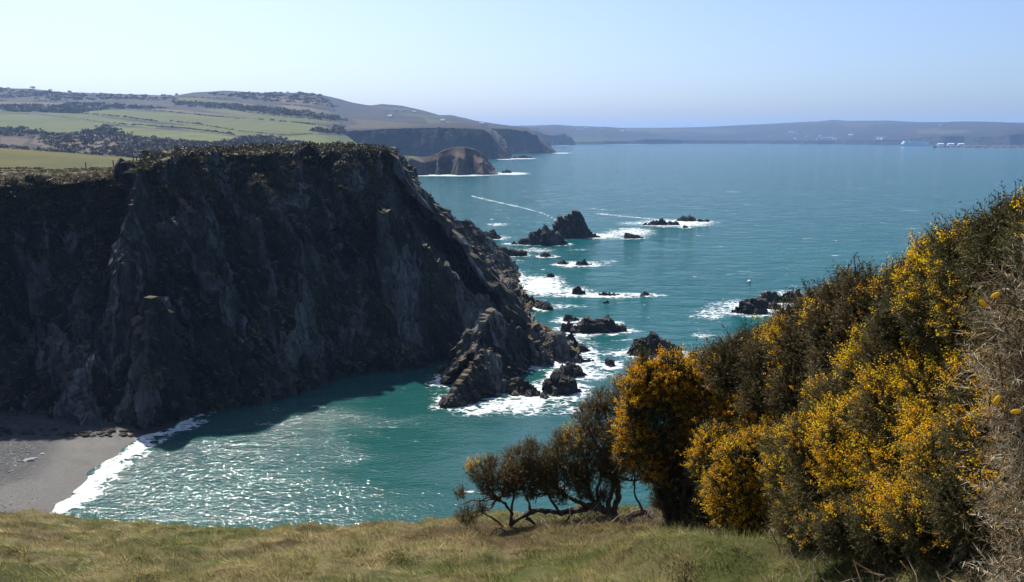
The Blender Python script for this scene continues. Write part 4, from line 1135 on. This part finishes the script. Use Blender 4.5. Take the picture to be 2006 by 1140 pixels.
# ================================================================== FOREGROUND
bx = np.array([-60, -14, -11, -8.5, -6, -4, -2, 0, 2, 4, 6, 9, 14, 60.])
bpx = [(-900, 985, 17.5), (-250, 985, 17.5), (0, 993, 17), (120, 1008, 16.5), (300, 1027, 16), (450, 1032, 15.6), (620, 1028, 15.3), (800, 1013, 15), (1000, 1003, 14.6), (1200, 992, 14.2), (1400, 990, 14), (1700, 985, 14), (2300, 980, 14), (6000, 980, 14)]
BR = np.array([at(*p) for p in bpx])
def ground_z(x, y):
    x = np.asarray(x, float); y = np.asarray(y, float)
    yb = np.interp(x, BR[:, 0], BR[:, 1]); zb = np.interp(x, BR[:, 0], BR[:, 2])
    t = y / yb
    z0 = CAM_Z - 1.75
    zin = z0 + (zb - z0) * (0.86 * t + 0.14 * t * t)
    zin = zin + 0.75 * smooth01(x, 1.2, 3.2) * smooth01(-y, -9, -5.5) * smooth01(y, 0.3, 3)     # bank under the gorse
    zin = zin + 0.5 * np.exp(-((x - 1.55) / 0.75) ** 2 - ((y - 7.3) / 0.9) ** 2)             # grassy hump
    dy = np.maximum(y - yb, 0)
    zout = zb - (zb * 0 + 0.62) * dy - 0.05 * np.minimum(dy, 12) ** 2 - np.maximum(dy - 12, 0) * 1.0
    z = np.where(t <= 1, zin, zout)
    P = np.stack([x, y, x * 0], -1)
    z = z + (0.24 * np.maximum(fbm(P * 1.5, 3, 51), -.2) - .05 + 0.05 * fbm(P * 1.1, 3, 31) + 0.10 * fbm(P * 0.35, 2, 33)) * np.where(t < 1.6, 1, 3) * smooth01(y, 1.0, 3.0) - 0.06 * (t > .5)
    return np.maximum(z, -4)
gx = np.concatenate([np.linspace(-60, -16, 24), np.linspace(-15.8, 15.8, 330), np.linspace(16, 60, 24)])
gy = np.concatenate([np.linspace(-20, 3, 30), np.linspace(3.1, 20, 220), np.linspace(20.3, 75, 60)])
GX, GY = np.meshgrid(gx, gy, indexing='ij')
GZ = ground_z(GX, GY)
def grass_col(P, jitter=0.0):
    n = fbm(P * np.array([.9, .9, 0]), 3, 41); m = fbm(P * np.array([.35, .35, 0]), 3, 43); k = fbm(P * np.array([3, 3, 0]), 2, 47)
    straw = np.array([0.47, 0.38, 0.175]); green = np.array([0.18, 0.20, 0.05]); brown = np.array([0.21, 0.145, 0.07])
    w = smooth01(n * .8 + m * .6 + k * .35 + jitter, -0.38, 0.22)[..., None]
    c = straw * w + green * (1 - w)
    w2 = smooth01(m - n * .6 + jitter * .5, 0.18, 0.55)[..., None]
    c = c * (1 - w2) + brown * w2
    hm = (0.8 * np.exp(-((P[..., 0] - 1.55) / 0.9) ** 2 - ((P[..., 1] - 7.3) / 1.1) ** 2))[..., None]      # the mossy hump
    return c * (1 - hm) + green * hm
gt = grass_col(np.stack([GX, GY, GX * 0], -1)) * 0.24
ground = mesh_np('ground', np.stack([GX, GY, GZ], -1).reshape(-1, 3), [grid_faces(*GX.shape)], M['turf'], True, {'tint': gt.reshape(-1, 3)})
tag(ground, 'sloping grassy cliff-top ground in the foreground', None, None, 'structure')

# grass blades
def grass(n, x0, x1, y0, y1):
    x = rng.uniform(x0, x1, n * 2); y = rng.uniform(y0, y1, n * 2)
    yb = np.interp(x, BR[:, 0], BR[:, 1])
    P2 = np.stack([x, y, x * 0], -1)
    tus = fbm(P2 * 1.5, 3, 51)
    keep = (y < yb + 0.8) & (np.abs(proj(np.stack([x, y, ground_z(x, y)], -1))[:, 0] - 1003) < 1150) & (rng.random(n * 2) < 0.75 + 0.6 * tus)
    x, y, tus = x[keep][:n], y[keep][:n], tus[keep][:n]
    m = len(x)
    z = ground_z(x, y) - 0.01
    h = (0.03 + 0.045 * smooth01(tus, -.2, .5)) * rng.uniform(.5, 1.3, m)
    lean = rng.normal(size=(m, 2)) * 0.75 + np.array([-0.4, -0.3])
    wdir = rng.normal(size=(m, 2)); wdir /= np.linalg.norm(wdir, axis=1, keepdims=True)
    w = rng.uniform(.002, .005, m) * np.clip(y / 9, .7, 1.5)
    B = np.stack([x, y, z], 1)
    wv = np.concatenate([wdir * w[:, None], np.zeros((m, 1))], 1)
    Tip = B + np.concatenate([lean * h[:, None], (h * rng.uniform(.45, 1, m))[:, None]], 1)
    V = np.stack([B - wv, B + wv, Tip], 1)
    ft = np.arange(m * 3).reshape(-1, 3); fq = np.zeros((0, 4), int)
    c = grass_col(np.stack([x, y, z], 1), rng.normal(size=m) * 0.42) * rng.uniform(.6, 1.35, (m, 1))
    c = np.repeat(np.clip(c, .01, 1)[:, None], 3, 1)
    return V.reshape(-1, 3), fq, ft, c.reshape(-1, 3)
Va, _, fa_, ca = grass(170000, -12.5, 9, 8.5, 18.5)
Vb, _, fb_, cb = grass(90000, -7, 5.5, 4.6, 9.2)
# tussocks: blades arching out of a common foot
nt_, nb_ = 2400, 110
ty = rng.uniform(4.8, 17.0, nt_ * 3); tx = rng.uniform(-1, 1, nt_ * 3) * (ty * .66 + .5)
tq = (ty < np.interp(tx, BR[:, 0], BR[:, 1]) + .2) & (rng.random(nt_ * 3) < np.clip(12 / ty, .5, 1) * .9)
tx, ty = tx[tq][:nt_], ty[tq][:nt_]; nt_ = len(tx)
ts = rng.uniform(.45, 1.5, nt_)
an = rng.uniform(0, 2 * math.pi, (nt_, nb_)); rd = rng.random((nt_, nb_)) ** .6 * .15 * ts[:, None]
X0 = tx[:, None] + np.cos(an) * rd; Y0 = ty[:, None] + np.sin(an) * rd
Z0 = ground_z(X0, Y0) - .01
hb = rng.uniform(.05, .13, (nt_, nb_)) * ts[:, None]
out = rng.uniform(.15, .95, (nt_, nb_))
Tp = np.stack([X0 + np.cos(an) * hb * out - .04, Y0 + np.sin(an) * hb * out - .02, Z0 + hb * rng.uniform(.45, 1, (nt_, nb_))], -1)
wd = rng.uniform(.002, .0045, (nt_, nb_)) * np.clip(ty / 9, .7, 1.4)[:, None]
Wv = np.stack([-np.sin(an) * wd, np.cos(an) * wd, an * 0], -1)
B0 = np.stack([X0, Y0, Z0], -1)
Vc = np.stack([B0 - Wv, B0 + Wv, Tp], 2).reshape(-1, 3)
pal = np.array([[.54, .45, .22], [.44, .34, .16], [.21, .24, .056], [.12, .145, .036], [.22, .15, .075]])
tc = pal[rng.choice(5, nt_, p=[.22, .20, .30, .16, .12])][:, None] * .6 + grass_col(B0) * .4
tc = tc * rng.uniform(.55, 1.35, (nt_, nb_, 1)) * rng.uniform(.6, 1.25, (nt_, 1, 1))
cc_ = np.repeat(np.clip(tc, .01, 1).reshape(-1, 1, 3), 3, 1).reshape(-1, 3)
V = np.concatenate([Va, Vb, Vc]); c = np.concatenate([ca, cb, cc_])
ft = np.arange(len(V)).reshape(-1, 3); fq = np.zeros((0, 4), int)
tag(mesh_np('grass', V, [fq, ft], M['grass'], attrs={'tint': c}), 'tussocky straw and green grass on the foreground slope', 'grass', None, 'stuff')

# ------------------------------------------------------------------ gorse
DARKG = np.array([0.082, 0.074, 0.026]); OLIVE = np.array([0.118, 0.096, 0.030]); BROWNG = np.array([0.125, 0.088, 0.042])
YEL = np.array([0.90, 0.52, 0.015])
def shoots(O, D, L, spines, sl, sw, colr):
    """spiny shoots: O origins, D directions, L lengths"""
    n = len(O)
    up = np.array([0.13, 0.21, 0.97])
    A_ = np.cross(D, up); A_ /= np.linalg.norm(A_, axis=1, keepdims=True) + 1e-6
    B_ = np.cross(D, A_)
    t = (np.arange(spines)[None] + rng.random((n, spines))) / spines
    ph = rng.uniform(0, 2 * math.pi, (n, spines))
    rad = A_[:, None] * np.cos(ph)[..., None] + B_[:, None] * np.sin(ph)[..., None]
    P = O[:, None] + D[:, None] * (t * L[:, None])[..., None]
    sd_ = D[:, None] * 0.75 + rad
    sd_ /= np.linalg.norm(sd_, axis=-1, keepdims=True)
    ln = (sl * (1.15 - 0.65 * t) * rng.uniform(.7, 1.3, (n, spines)))[..., None]
    wv = np.cross(sd_, rng.normal(size=sd_.shape)); wv /= np.linalg.norm(wv, axis=-1, keepdims=True) + 1e-6
    V = np.stack([P - wv * sw, P + wv * sw, P + sd_ * ln], 2)
    c = colr[:, None] * rng.uniform(.6, 1.45, (n, spines, 1)) * (0.8 + 0.45 * t[..., None])
    c = np.repeat(c[:, :, None], 3, 2)
    # stems
    Vs = np.stack([O - A_ * sw * 1.1, O + A_ * sw * 1.1, O + D * (L * 1.05)[:, None]], 1)
    cs = np.repeat((colr * .8)[:, None], 3, 1)
    Vall = np.concatenate([V.reshape(-1, 3), Vs.reshape(-1, 3)])
    call = np.concatenate([c.reshape(-1, 3), cs.reshape(-1, 3)])
    return Vall, np.arange(len(Vall)).reshape(-1, 3), np.clip(call, .005, 1)

def petals(O, D, L, k, size, colr):
    n = len(O)
    t = 0.5 + 0.6 * rng.random((n, k))
    r = rng.normal(size=(n, k, 3)); r /= np.linalg.norm(r, axis=-1, keepdims=True)
    P = O[:, None] + D[:, None] * (t * L[:, None])[..., None] + r * 0.015 * (size / .01)
    d1 = r + 0.5 * D[:, None]; d1 /= np.linalg.norm(d1, axis=-1, keepdims=True)
    d2 = np.cross(d1, rng.normal(size=d1.shape)); d2 /= np.linalg.norm(d2, axis=-1, keepdims=True) + 1e-6
    d3 = np.cross(d1, d2)
    s = size * rng.uniform(.7, 1.3, (n, k, 1))
    V = np.stack([P, P + d1 * s + d2 * s * .6, P + d1 * s * 1.7, P + d1 * s - d2 * s * .6, P + d1 * s * .9 + d3 * s * .7], 2)
    i = (np.arange(n * k) * 5)[:, None]
    f = np.concatenate([np.concatenate([i, i + 1, i + 2], 1), np.concatenate([i, i + 2, i + 3], 1), np.concatenate([i, i + 4, i + 2], 1)])
    c = colr[None, None] * rng.uniform(.7, 1.15, (n, 1, 1)) * np.stack([np.ones((n, 1)), rng.uniform(.82, 1.25, (n, 1)), np.ones((n, 1))], -1) * rng.uniform(.75, 1.2, (n, k, 1)) * np.stack([np.ones((n, k)), rng.uniform(.82, 1.2, (n, k)), np.ones((n, k))], -1)
    c = np.repeat(c[:, :, None], 5, 2)
    return V.reshape(-1, 3), f, np.clip(c, .005, 1).reshape(-1, 3)

def gorse(label, lobes, n, flower, base_col, shoot=0.2, spines=15, sl=0.035, sw=0.0032, root=None, yel=YEL, pk=12, psize=0.011, upb=0.55, fl_bias=0.0, stems=True, inner=0.5, sr=1.0):
    C = np.array([at(l[0], l[1], l[2]) for l in lobes])
    Rr = np.array([l[3] * l[2] / F for l in lobes])
    fw = np.array([l[4] if len(l) > 4 else 1.0 for l in lobes])
    if root is None: root = C.mean(0)[:2]
    org = np.array([root[0], root[1], float(ground_z(root[0], root[1]))])
    w = Rr ** 2 / (Rr ** 2).sum()
    idx = rng.choice(len(C), n, p=w)
    d = rng.normal(size=(n, 3)); d /= np.linalg.norm(d, axis=1, keepdims=True)
    r = rng.uniform(inner, 1.0, n) ** 0.6
    ell = np.array([1.08, 1.0, 0.95])
    bumpy = 1 + 0.42 * fbm((C[idx] + d * Rr[idx][:, None]) * 4.0, 2, 61)
    O = C[idx] + d * ell * (r * Rr[idx] * bumpy)[:, None]
    gz = ground_z(O[:, 0], O[:, 1])
    ok = O[:, 2] > gz + 0.02
    O, d, idx, r = O[ok], d[ok], idx[ok], r[ok]
    D = d + np.array([0.0, 0, upb]) + rng.normal(size=d.shape) * 0.35
    D /= np.linalg.norm(D, axis=1, keepdims=True)
    L = shoot * rng.uniform(.55, 1.35, len(O)) * (1 + 0.9 * (rng.random(len(O)) < .10))
    O = O - D * (L * .5)[:, None]
    cn = fbm(O * 2.2, 2, 71)[:, None]
    colr = base_col * (1 + 0.35 * cn) * rng.uniform(.75, 1.3, (len(O), 1))
    dead = rng.random(len(O)) < 0.16
    colr[dead] = BROWNG * rng.uniform(.7, 1.4, (dead.sum(), 1))
    if sr < 0.2:
        pl = rng.random(len(O)) < .3
        colr[pl] = np.array([.46, .39, .28]) * rng.uniform(.6, 1.2, (pl.sum(), 1))
    root_o = empty('gorse_bush', org)
    V, f, c = shoots(O - org, D, L, spines, sl, sw, colr)
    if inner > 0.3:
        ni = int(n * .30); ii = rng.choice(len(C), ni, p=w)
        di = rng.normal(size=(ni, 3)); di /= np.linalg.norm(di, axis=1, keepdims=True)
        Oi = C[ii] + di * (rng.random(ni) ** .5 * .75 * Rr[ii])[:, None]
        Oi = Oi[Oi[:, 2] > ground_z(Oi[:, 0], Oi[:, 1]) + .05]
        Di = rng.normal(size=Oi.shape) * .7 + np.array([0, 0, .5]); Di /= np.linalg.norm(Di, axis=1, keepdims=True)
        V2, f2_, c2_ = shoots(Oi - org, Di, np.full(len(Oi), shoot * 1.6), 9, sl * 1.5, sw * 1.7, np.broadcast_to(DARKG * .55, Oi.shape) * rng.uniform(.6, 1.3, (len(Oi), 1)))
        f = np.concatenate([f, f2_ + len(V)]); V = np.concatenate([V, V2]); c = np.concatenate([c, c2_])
    fo = mesh_np('foliage', V, [f], M['leaf'], attrs={'tint': c}, parent=root_o)
    # flowers sit in patches on the outer shoots
    pn = fbm(O * (22.0 / lobes[0][2]) ** .8 + 3, 3, 81) + 0.25 * d[:, 2] - 0.15 * d[:, 0]
    lim = np.quantile(pn, 1 - np.clip(flower, 0, .98))
    fsel = (pn * 1.0 + 0.10 * (fw[idx] - 1) + 0.08 * rng.normal(size=len(O)) > lim) & (r > 0.72) & (rng.random(len(O)) < fw[idx] * .72)
    if fsel.any():
        V, f, c = petals(O[fsel] - org, D[fsel], L[fsel], int(pk * 2.1), psize * .88, yel)
        mesh_np('blossom', V, [f], M['petal'], attrs={'tint': c}, parent=fo)
    if stems:
        for k in np.argsort(-Rr)[:7]:
            p1 = C[k] * np.array([1, 1, .75]) + np.array([0, 0, .25 * org[2]]) - org; p0_ = np.array([p1[0] * .12, p1[1] * .12, -0.08])
            mid = p0_ * .5 + p1 * .5 + rng.normal(size=3) * 0.07
            V, f = tube([p0_, p0_ * .75 + mid * .25 + rng.normal(size=3) * .03, mid, (mid + p1) / 2 + rng.normal(size=3) * .05, p1], np.array([.03, .024, .016, .01, .004]) * sr, 6)
            mesh_np('stem', V, [f], M['bark'], parent=root_o)
    tag(root_o, label, 'gorse bush', 'gorse bushes on the right-hand slope')
    return root_o, org

# wind-bent old bush with bare trunks
g1, o1 = gorse('wind-bent gorse with bare crooked trunks at the left end of the thicket',
    [(940, 922, 12.3, 30), (956, 950, 12.3, 26), (985, 935, 12.4, 32), (1020, 900, 12.5, 36), (1035, 935, 12.5, 34), (1068, 905, 12.5, 42), (1075, 945, 12.5, 34), (1110, 900, 12.5, 46), (1135, 860, 12.6, 40), (1155, 815, 12.7, 36), (1180, 785, 12.7, 32), (1150, 920, 12.5, 36),
     (1185, 860, 12.6, 42), (1215, 800, 12.6, 34), (1215, 900, 12.5, 34), (1005, 955, 12.4, 22), (902, 965, 12.2, 13), (915, 1008, 12.1, 22), (945, 995, 12.2, 14), (1245, 730, 12.6, 20), (1225, 760, 12.6, 26), (1240, 850, 12.4, 34), (1200, 940, 12.4, 24), (1100, 860, 12.6, 22), (1040, 870, 12.5, 16), (965, 905, 12.3, 16), (1040, 965, 12.4, 18), (1100, 972, 12.4, 20), (1145, 962, 12.4, 22), (1180, 970, 12.4, 20), (1230, 900, 12.2, 34), (1215, 845, 12.3, 38), (1190, 910, 12.4, 36), (1245, 800, 12.2, 30), (1125, 935, 12.4, 32), (1060, 930, 12.4, 36), (1010, 930, 12.3, 32)],
    10500, 0.045, BROWNG * .55 + OLIVE * .5, 0.15, 12, 0.042, 0.0042, (at(1250, 1050, 12.3)[0], 12.3), YEL, 7, .0095, 0.7, stems=False, inner=.25)
def limb(pts, r0, r1, org, parent, Y=12.4):
    P = np.array([at(p[0], p[1], Y + (p[2] if len(p) > 2 else 0)) for p in pts]) - org
    w = np.linalg.norm(np.diff(P, axis=0), axis=1); c = np.concatenate([[0], np.cumsum(w)])
    n = max(6, int(c[-1] / .06)); t = np.linspace(0, c[-1], n)
    Pp = np.stack([np.interp(t, c, P[:, k]) for k in range(3)], 1)
    for _ in range(2): Pp[1:-1] = .25 * Pp[:-2] + .5 * Pp[1:-1] + .25 * Pp[2:]
    Pp[1:-1] += rng.normal(size=Pp[1:-1].shape) * 0.008
    V, f = tube(Pp, np.linspace(r0, r1, n) * (1 + .12 * rng.normal(size=n)), 7)
    mesh_np('branch', V, [f], M['bark'], parent=parent)
base = (1212, 1030)
for pts, r0, r1 in [
    ([(1215, 1035), (1200, 1010), (1205, 990), (1213, 970), (1208, 930), (1204, 890)], .062, .034),
    ([(1210, 1030), (1190, 1000), (1160, 990), (1130, 1000), (1100, 1005), (1060, 1000), (1040, 1002), (1010, 1020), (990, 1040)], .07, .025),
    ([(1000, 1028), (1003, 1000), (975, 975), (955, 955), (950, 930)], .028, .012),
    ([(990, 1040), (970, 1015), (945, 1005)], .022, .01), ([(1003, 1000), (1008, 960), (1020, 930)], .022, .01),
    ([(1030, 1015), (1060, 1035), (1100, 1052), (1125, 1065)], .03, .015),
    ([(1185, 1000), (1160, 980), (1150, 950), (1155, 925), (1140, 890)], .045, .02),
    ([(1195, 1005), (1190, 985), (1205, 955), (1198, 930), (1185, 890)], .045, .02),
    ([(1160, 990), (1130, 985), (1100, 965), (1080, 940)], .04, .015), ([(1130, 998), (1110, 1015), (1095, 1042), (1088, 1030)], .024, .01),
    ([(1212, 1032), (1235, 1010), (1260, 1000), (1275, 1003), (1290, 1030, -.3)], .07, .04),
    ([(1260, 1000), (1245, 975), (1242, 940), (1244, 900)], .022, .012), ([(1208, 935), (1230, 940), (1262, 942), (1268, 930)], .02, .01),
    ([(1205, 1012), (1180, 1025), (1165, 1040), (1150, 1035)], .03, .012), ([(1100, 1005), (1080, 985), (1070, 960)], .03, .012), ([(1175, 995), (1168, 960), (1180, 930), (1170, 905)], .03, .014)]:
    limb(pts, r0, r1, o1, g1)

trunk_pts = [(1205, 990), (1213, 960), (1160, 990), (1100, 1004), (1040, 1002), (1003, 1000), (975, 975), (1150, 950), (1198, 940), (1100, 966), (1190, 985), (1130, 990), (1245, 960)]
for lx, ly in [(942, 925), (958, 945), (985, 935), (1000, 945), (1020, 905), (1035, 935), (1050, 950), (1068, 905), (1075, 945), (1090, 930), (1110, 900), (1120, 940), (1135, 860), (1155, 815), (1150, 920), (1165, 880), (1185, 860), (1180, 800), (1215, 800), (1215, 900), (1230, 850), (1240, 780), (925, 1000), (905, 968), (1005, 955), (1060, 965), (1140, 965), (1225, 930)]:
    k = int(np.argmin([(lx - a_) ** 2 + (ly - b_) ** 2 for a_, b_ in trunk_pts])); tx_, ty_ = trunk_pts[k]
    for rep_ in range(2):
        ex, ey = lx + rng.normal() * 14, ly + rng.normal() * 10
        pts = [(tx_, ty_)] + [(tx_ + (ex - tx_) * q_ + rng.normal() * 8, ty_ + (ey - ty_) * q_ + rng.normal() * 7, rng.normal() * .12) for q_ in (.25, .5, .75)] + [(ex, ey, rng.normal() * .15)]
        limb(pts, .017, .005, o1, g1)
g2, o2 = gorse('tall gorse thick with orange-yellow blossom behind the wind-bent one',
    [(1270, 745, 10.8, 42), (1320, 735, 10.8, 46), (1365, 735, 10.8, 42), (1250, 800, 10.7, 36), (1300, 800, 10.8, 56, .8), (1255, 860, 10.6, 36), (1290, 880, 10.7, 46, .5), (1345, 790, 10.9, 56, .5), (1390, 770, 10.7, 46), (1430, 770, 10.6, 42), (1400, 820, 10.6, 56, .7), (1270, 920, 10.6, 34, .7),
     (1450, 810, 10.4, 46), (1340, 870, 11.0, 50, .15), (1310, 930, 10.8, 40, .3), (1360, 925, 11, 44, .3), (1240, 760, 10.8, 22), (1480, 780, 10.2, 36), (1228, 850, 10.9, 30, .5), (1232, 890, 10.9, 26, .4), (1390, 1000, 10.3, 34, .2), (1385, 930, 10.2, 40, .1), (1375, 1020, 10.2, 30, .05), (1425, 880, 9.8, 40, .5), (1260, 705, 10.9, 16, .1), (1300, 975, 10.8, 30, .1), (1350, 975, 10.9, 34, .1), (1325, 1005, 10.8, 28, .05), (1385, 880, 10.6, 44, .4), (1400, 950, 10.7, 34, .2)],
    12500, 0.68, DARKG * 1.15, 0.17, 12, 0.04, 0.0042, (at(1325, 1040, 10.7)[0], 10.7), np.array([.90, .47, .014]), 9, .0098)
for pts in [[(1325, 1045), (1320, 1000), (1310, 960), (1300, 900)], [(1335, 1045), (1350, 1000), (1375, 975), (1390, 930)], [(1320, 1040), (1300, 1000), (1285, 960), (1280, 900)], [(1330, 1045), (1335, 990), (1345, 940), (1350, 880)]]:
    limb(pts, .048, .02, o2, g2, 10.7)
gorse('low rounded gorse covered in amber blossom in front of the grass hump',
    [(1400, 870, 9.4, 40, 1), (1385, 905, 9.5, 32, .8), (1405, 960, 9.0, 32, 1), (1560, 1010, 8.0, 40, .3), (1445, 905, 8.6, 42), (1490, 885, 8.6, 46), (1530, 860, 8.6, 44), (1420, 950, 8.5, 34), (1460, 960, 8.5, 52), (1510, 940, 8.4, 56), (1430, 1000, 8.4, 40), (1470, 1010, 8.4, 46), (1545, 910, 8.5, 46, .6), (1520, 990, 8.4, 46, .3), (1500, 820, 9.0, 46, .7)],
    9000, 0.62, OLIVE * 1.1, 0.14, 12, 0.036, 0.0036, (at(1470, 1050, 8.5)[0], 8.5), YEL, 8, .0088)
gorse('brown-green gorse bank with few flowers on the skyline slope above the sea',
    [(1402, 706, 9.7, 30), (1446, 692, 9.6, 34), (1481, 682, 9.5, 38), (1523, 672, 9.3, 38), (1550, 646, 9.1, 38), (1578, 630, 9.0, 38), (1605, 608, 8.8, 42), (1652, 590, 8.5, 42), (1692, 572, 8.2, 40), (1740, 584, 7.9, 42),
     (1430, 735, 9.5, 44), (1500, 720, 9.2, 60), (1575, 690, 8.8, 66), (1640, 650, 8.4, 66), (1710, 630, 8.0, 66), (1500, 770, 9, 56), (1580, 760, 8.6, 72), (1660, 710, 8.2, 80), (1560, 815, 8.8, 50), (1530, 612, 9.2, 8), (1655, 535, 8.4, 8)],
    15500, 0.045, BROWNG * .75 + OLIVE * .4, 0.17, 12, 0.038, 0.0038, (at(1560, 1000, 8.8)[0], 9.0), YEL, 8, .0092)
gorse('broad gorse in the middle of the thicket with yellow clusters and dark gaps',
    [(1560, 880, 7.2, 60, .6), (1560, 940, 7.0, 60, .5), (1560, 1020, 6.7, 50, .4), (1640, 1000, 6.4, 70, .5), (1640, 790, 6.6, 66), (1700, 740, 6.4, 66), (1760, 700, 6.2, 76), (1820, 690, 5.8, 76), (1600, 860, 6.6, 70), (1680, 850, 6.2, 90), (1760, 800, 5.9, 90), (1840, 780, 5.5, 86), (1620, 940, 6.4, 70), (1700, 940, 6.0, 86), (1790, 900, 5.6, 96), (1580, 1000, 6.6, 56), (1860, 860, 5.2, 80)],
    15000, 0.24, OLIVE * 1.15, 0.135, 13, 0.031, 0.0028, (at(1700, 1080, 6.0)[0], 6.1), np.array([.90, .55, .015]), 8, .0075)
gorse('dark gorse at the top right with bright yellow sprays against the sea',
    [(1768, 552, 5.9, 34, .5), (1867, 484, 5.2, 38, .02), (1915, 480, 5.1, 40, .02), (1828, 514, 5.4, 38, 1), (1800, 555, 5.6, 42, .7), (1905, 505, 5.0, 60, .35), (1950, 462, 4.8, 40, .1), (1990, 446, 4.7, 42, .15), (2030, 435, 4.6, 56, .3), (1960, 520, 4.7, 76, .35), (1870, 560, 5.2, 62, .25), (1780, 600, 5.8, 46, .2), (1840, 620, 5.3, 70, .3), (1920, 600, 4.9, 86, .3), (2020, 600, 4.5, 96, .2), (1760, 640, 5.9, 50, .3), (2060, 500, 4.4, 86, .2), (1895, 490, 4.95, 22, 1), (1945, 440, 4.75, 16, .3)],
    12500, 0.27, DARKG * 1.3, 0.12, 13, 0.028, 0.0024, (at(1930, 1000, 5.0)[0], 5.1), np.array([.90, .56, .015]), 9, .0068)
gorse('shaded gorse at the lower right, its skirts reaching the ground',
    [(1600, 1050, 5.9, 46), (1660, 1040, 5.6, 66), (1740, 1040, 5.3, 76), (1830, 1020, 4.9, 96), (1920, 990, 4.5, 106), (2010, 960, 4.2, 116), (1880, 920, 4.8, 96), (1960, 860, 4.4, 106), (1780, 980, 5.3, 70), (2040, 800, 4.2, 110), (1950, 760, 4.6, 90)],
    12500, 0.12, DARKG * 1.2, 0.115, 13, 0.027, 0.0024, (at(1830, 1120, 4.9)[0], 4.9), YEL, 7, .0068)
g8, o8 = gorse('nearest gorse sprig of long pale spines at the right edge',
    [(2035, 560, 1.3, 105), (2010, 660, 1.25, 100), (2020, 760, 1.22, 115), (2045, 860, 1.22, 120), (2090, 960, 1.25, 160), (2130, 700, 1.3, 180), (2140, 1120, 1.3, 220), (2160, 1350, 1.35, 260)],
    2600, 0.006, np.array([0.20, 0.14, 0.075]), 0.075, 14, 0.024, 0.0006, (at(2160, 1500, 1.35)[0], 1.35), YEL, 4, .004, 0.3, sr=0.12)
# its swelling yellow buds
for px, py, rz in [(1952, 784, .5), (1990, 806, 1.4), (1950, 578, 1.0), (1926, 594, 2.2)]:
    p = at(px, py, 1.12 if py > 700 else 1.2) - o8
    th_ = np.linspace(0, math.pi, 9); ph_ = np.linspace(0, 2 * math.pi, 11)
    T_, P_ = np.meshgrid(th_, ph_, indexing='ij')
    B = np.stack([np.sin(T_) ** 1.2 * np.cos(P_) * .0036, np.sin(T_) ** 1.2 * np.sin(P_) * .0032, np.cos(T_) * .0078], -1)
    Rm = np.array(Matrix.Rotation(rz, 3, 'Y'))
    V = B.reshape(-1, 3) @ Rm.T + p
    mesh_np('flower_bud', V, [grid_faces(9, 11)], M['petal'], True, {'tint': np.tile(np.array([[.62, .42, .03]]), (len(V), 1))}, parent=g8)

# dead bracken and fallen twigs below the gorse
parts = []; cols_ = []
for k in range(1500):
    if k < 900: px, py, Yd = rng.normal(1210, 75), rng.normal(1060, 22), 12.0
    else: px, py, Yd = rng.uniform(1540, 2000), rng.uniform(1075, 1150), rng.uniform(4.6, 6)
    x = at(px, py, Yd)[0]; y = Yd + rng.normal() * .5
    z = float(ground_z(x, y))
    L = rng.uniform(.1, .45); d = rng.normal(size=3); d[2] = abs(d[2]) * .5 + .05; d /= np.linalg.norm(d)
    P0 = np.array([x, y, z]); s = np.cross(d, rng.normal(size=3)); s /= np.linalg.norm(s)
    w = rng.uniform(.002, .006)
    mid = P0 + d * L * .5 + rng.normal(size=3) * .03
    V = np.array([P0 - s * w, P0 + s * w, mid + s * w * .8, mid - s * w * .8, P0 + d * L + rng.normal(size=3) * .04])
    parts.append((V, np.array([[0, 1, 2], [0, 2, 3], [3, 2, 4]])))
    cc = np.array([.16, .10, .06]) * rng.uniform(.35, 1.5) if rng.random() > .12 else np.array([.42, .36, .28])
    cols_.append(np.tile(cc, (5, 1)))
V, Fc = merge(parts)
tag(mesh_np('dead_bracken', V, Fc, M['grass'], attrs={'tint': np.concatenate(cols_)}), 'dead bracken and fallen twigs under the gorse', 'bracken', None, 'stuff')

# ================================================================== the air
V, f = box(-16000, 16000, -300, 16000, -7, 262)
t = NT('sea_air')
for n_ in list(t.n):
    if n_ != t.out: t.n.remove(n_)
vol = t.n.new('ShaderNodeVolumePrincipled')
vol.inputs['Color'].default_value = (0.37, 0.59, 1.0, 1)
vol.inputs['Density'].default_value = 0.000082
vol.inputs['Anisotropy'].default_value = 0.1
t.link(vol.outputs[0], t.out.inputs['Volume'])
hz = mesh_np('haze', V, [f], t.m)
tag(hz, 'thin blue sea haze filling the whole view', 'haze', None, 'stuff')
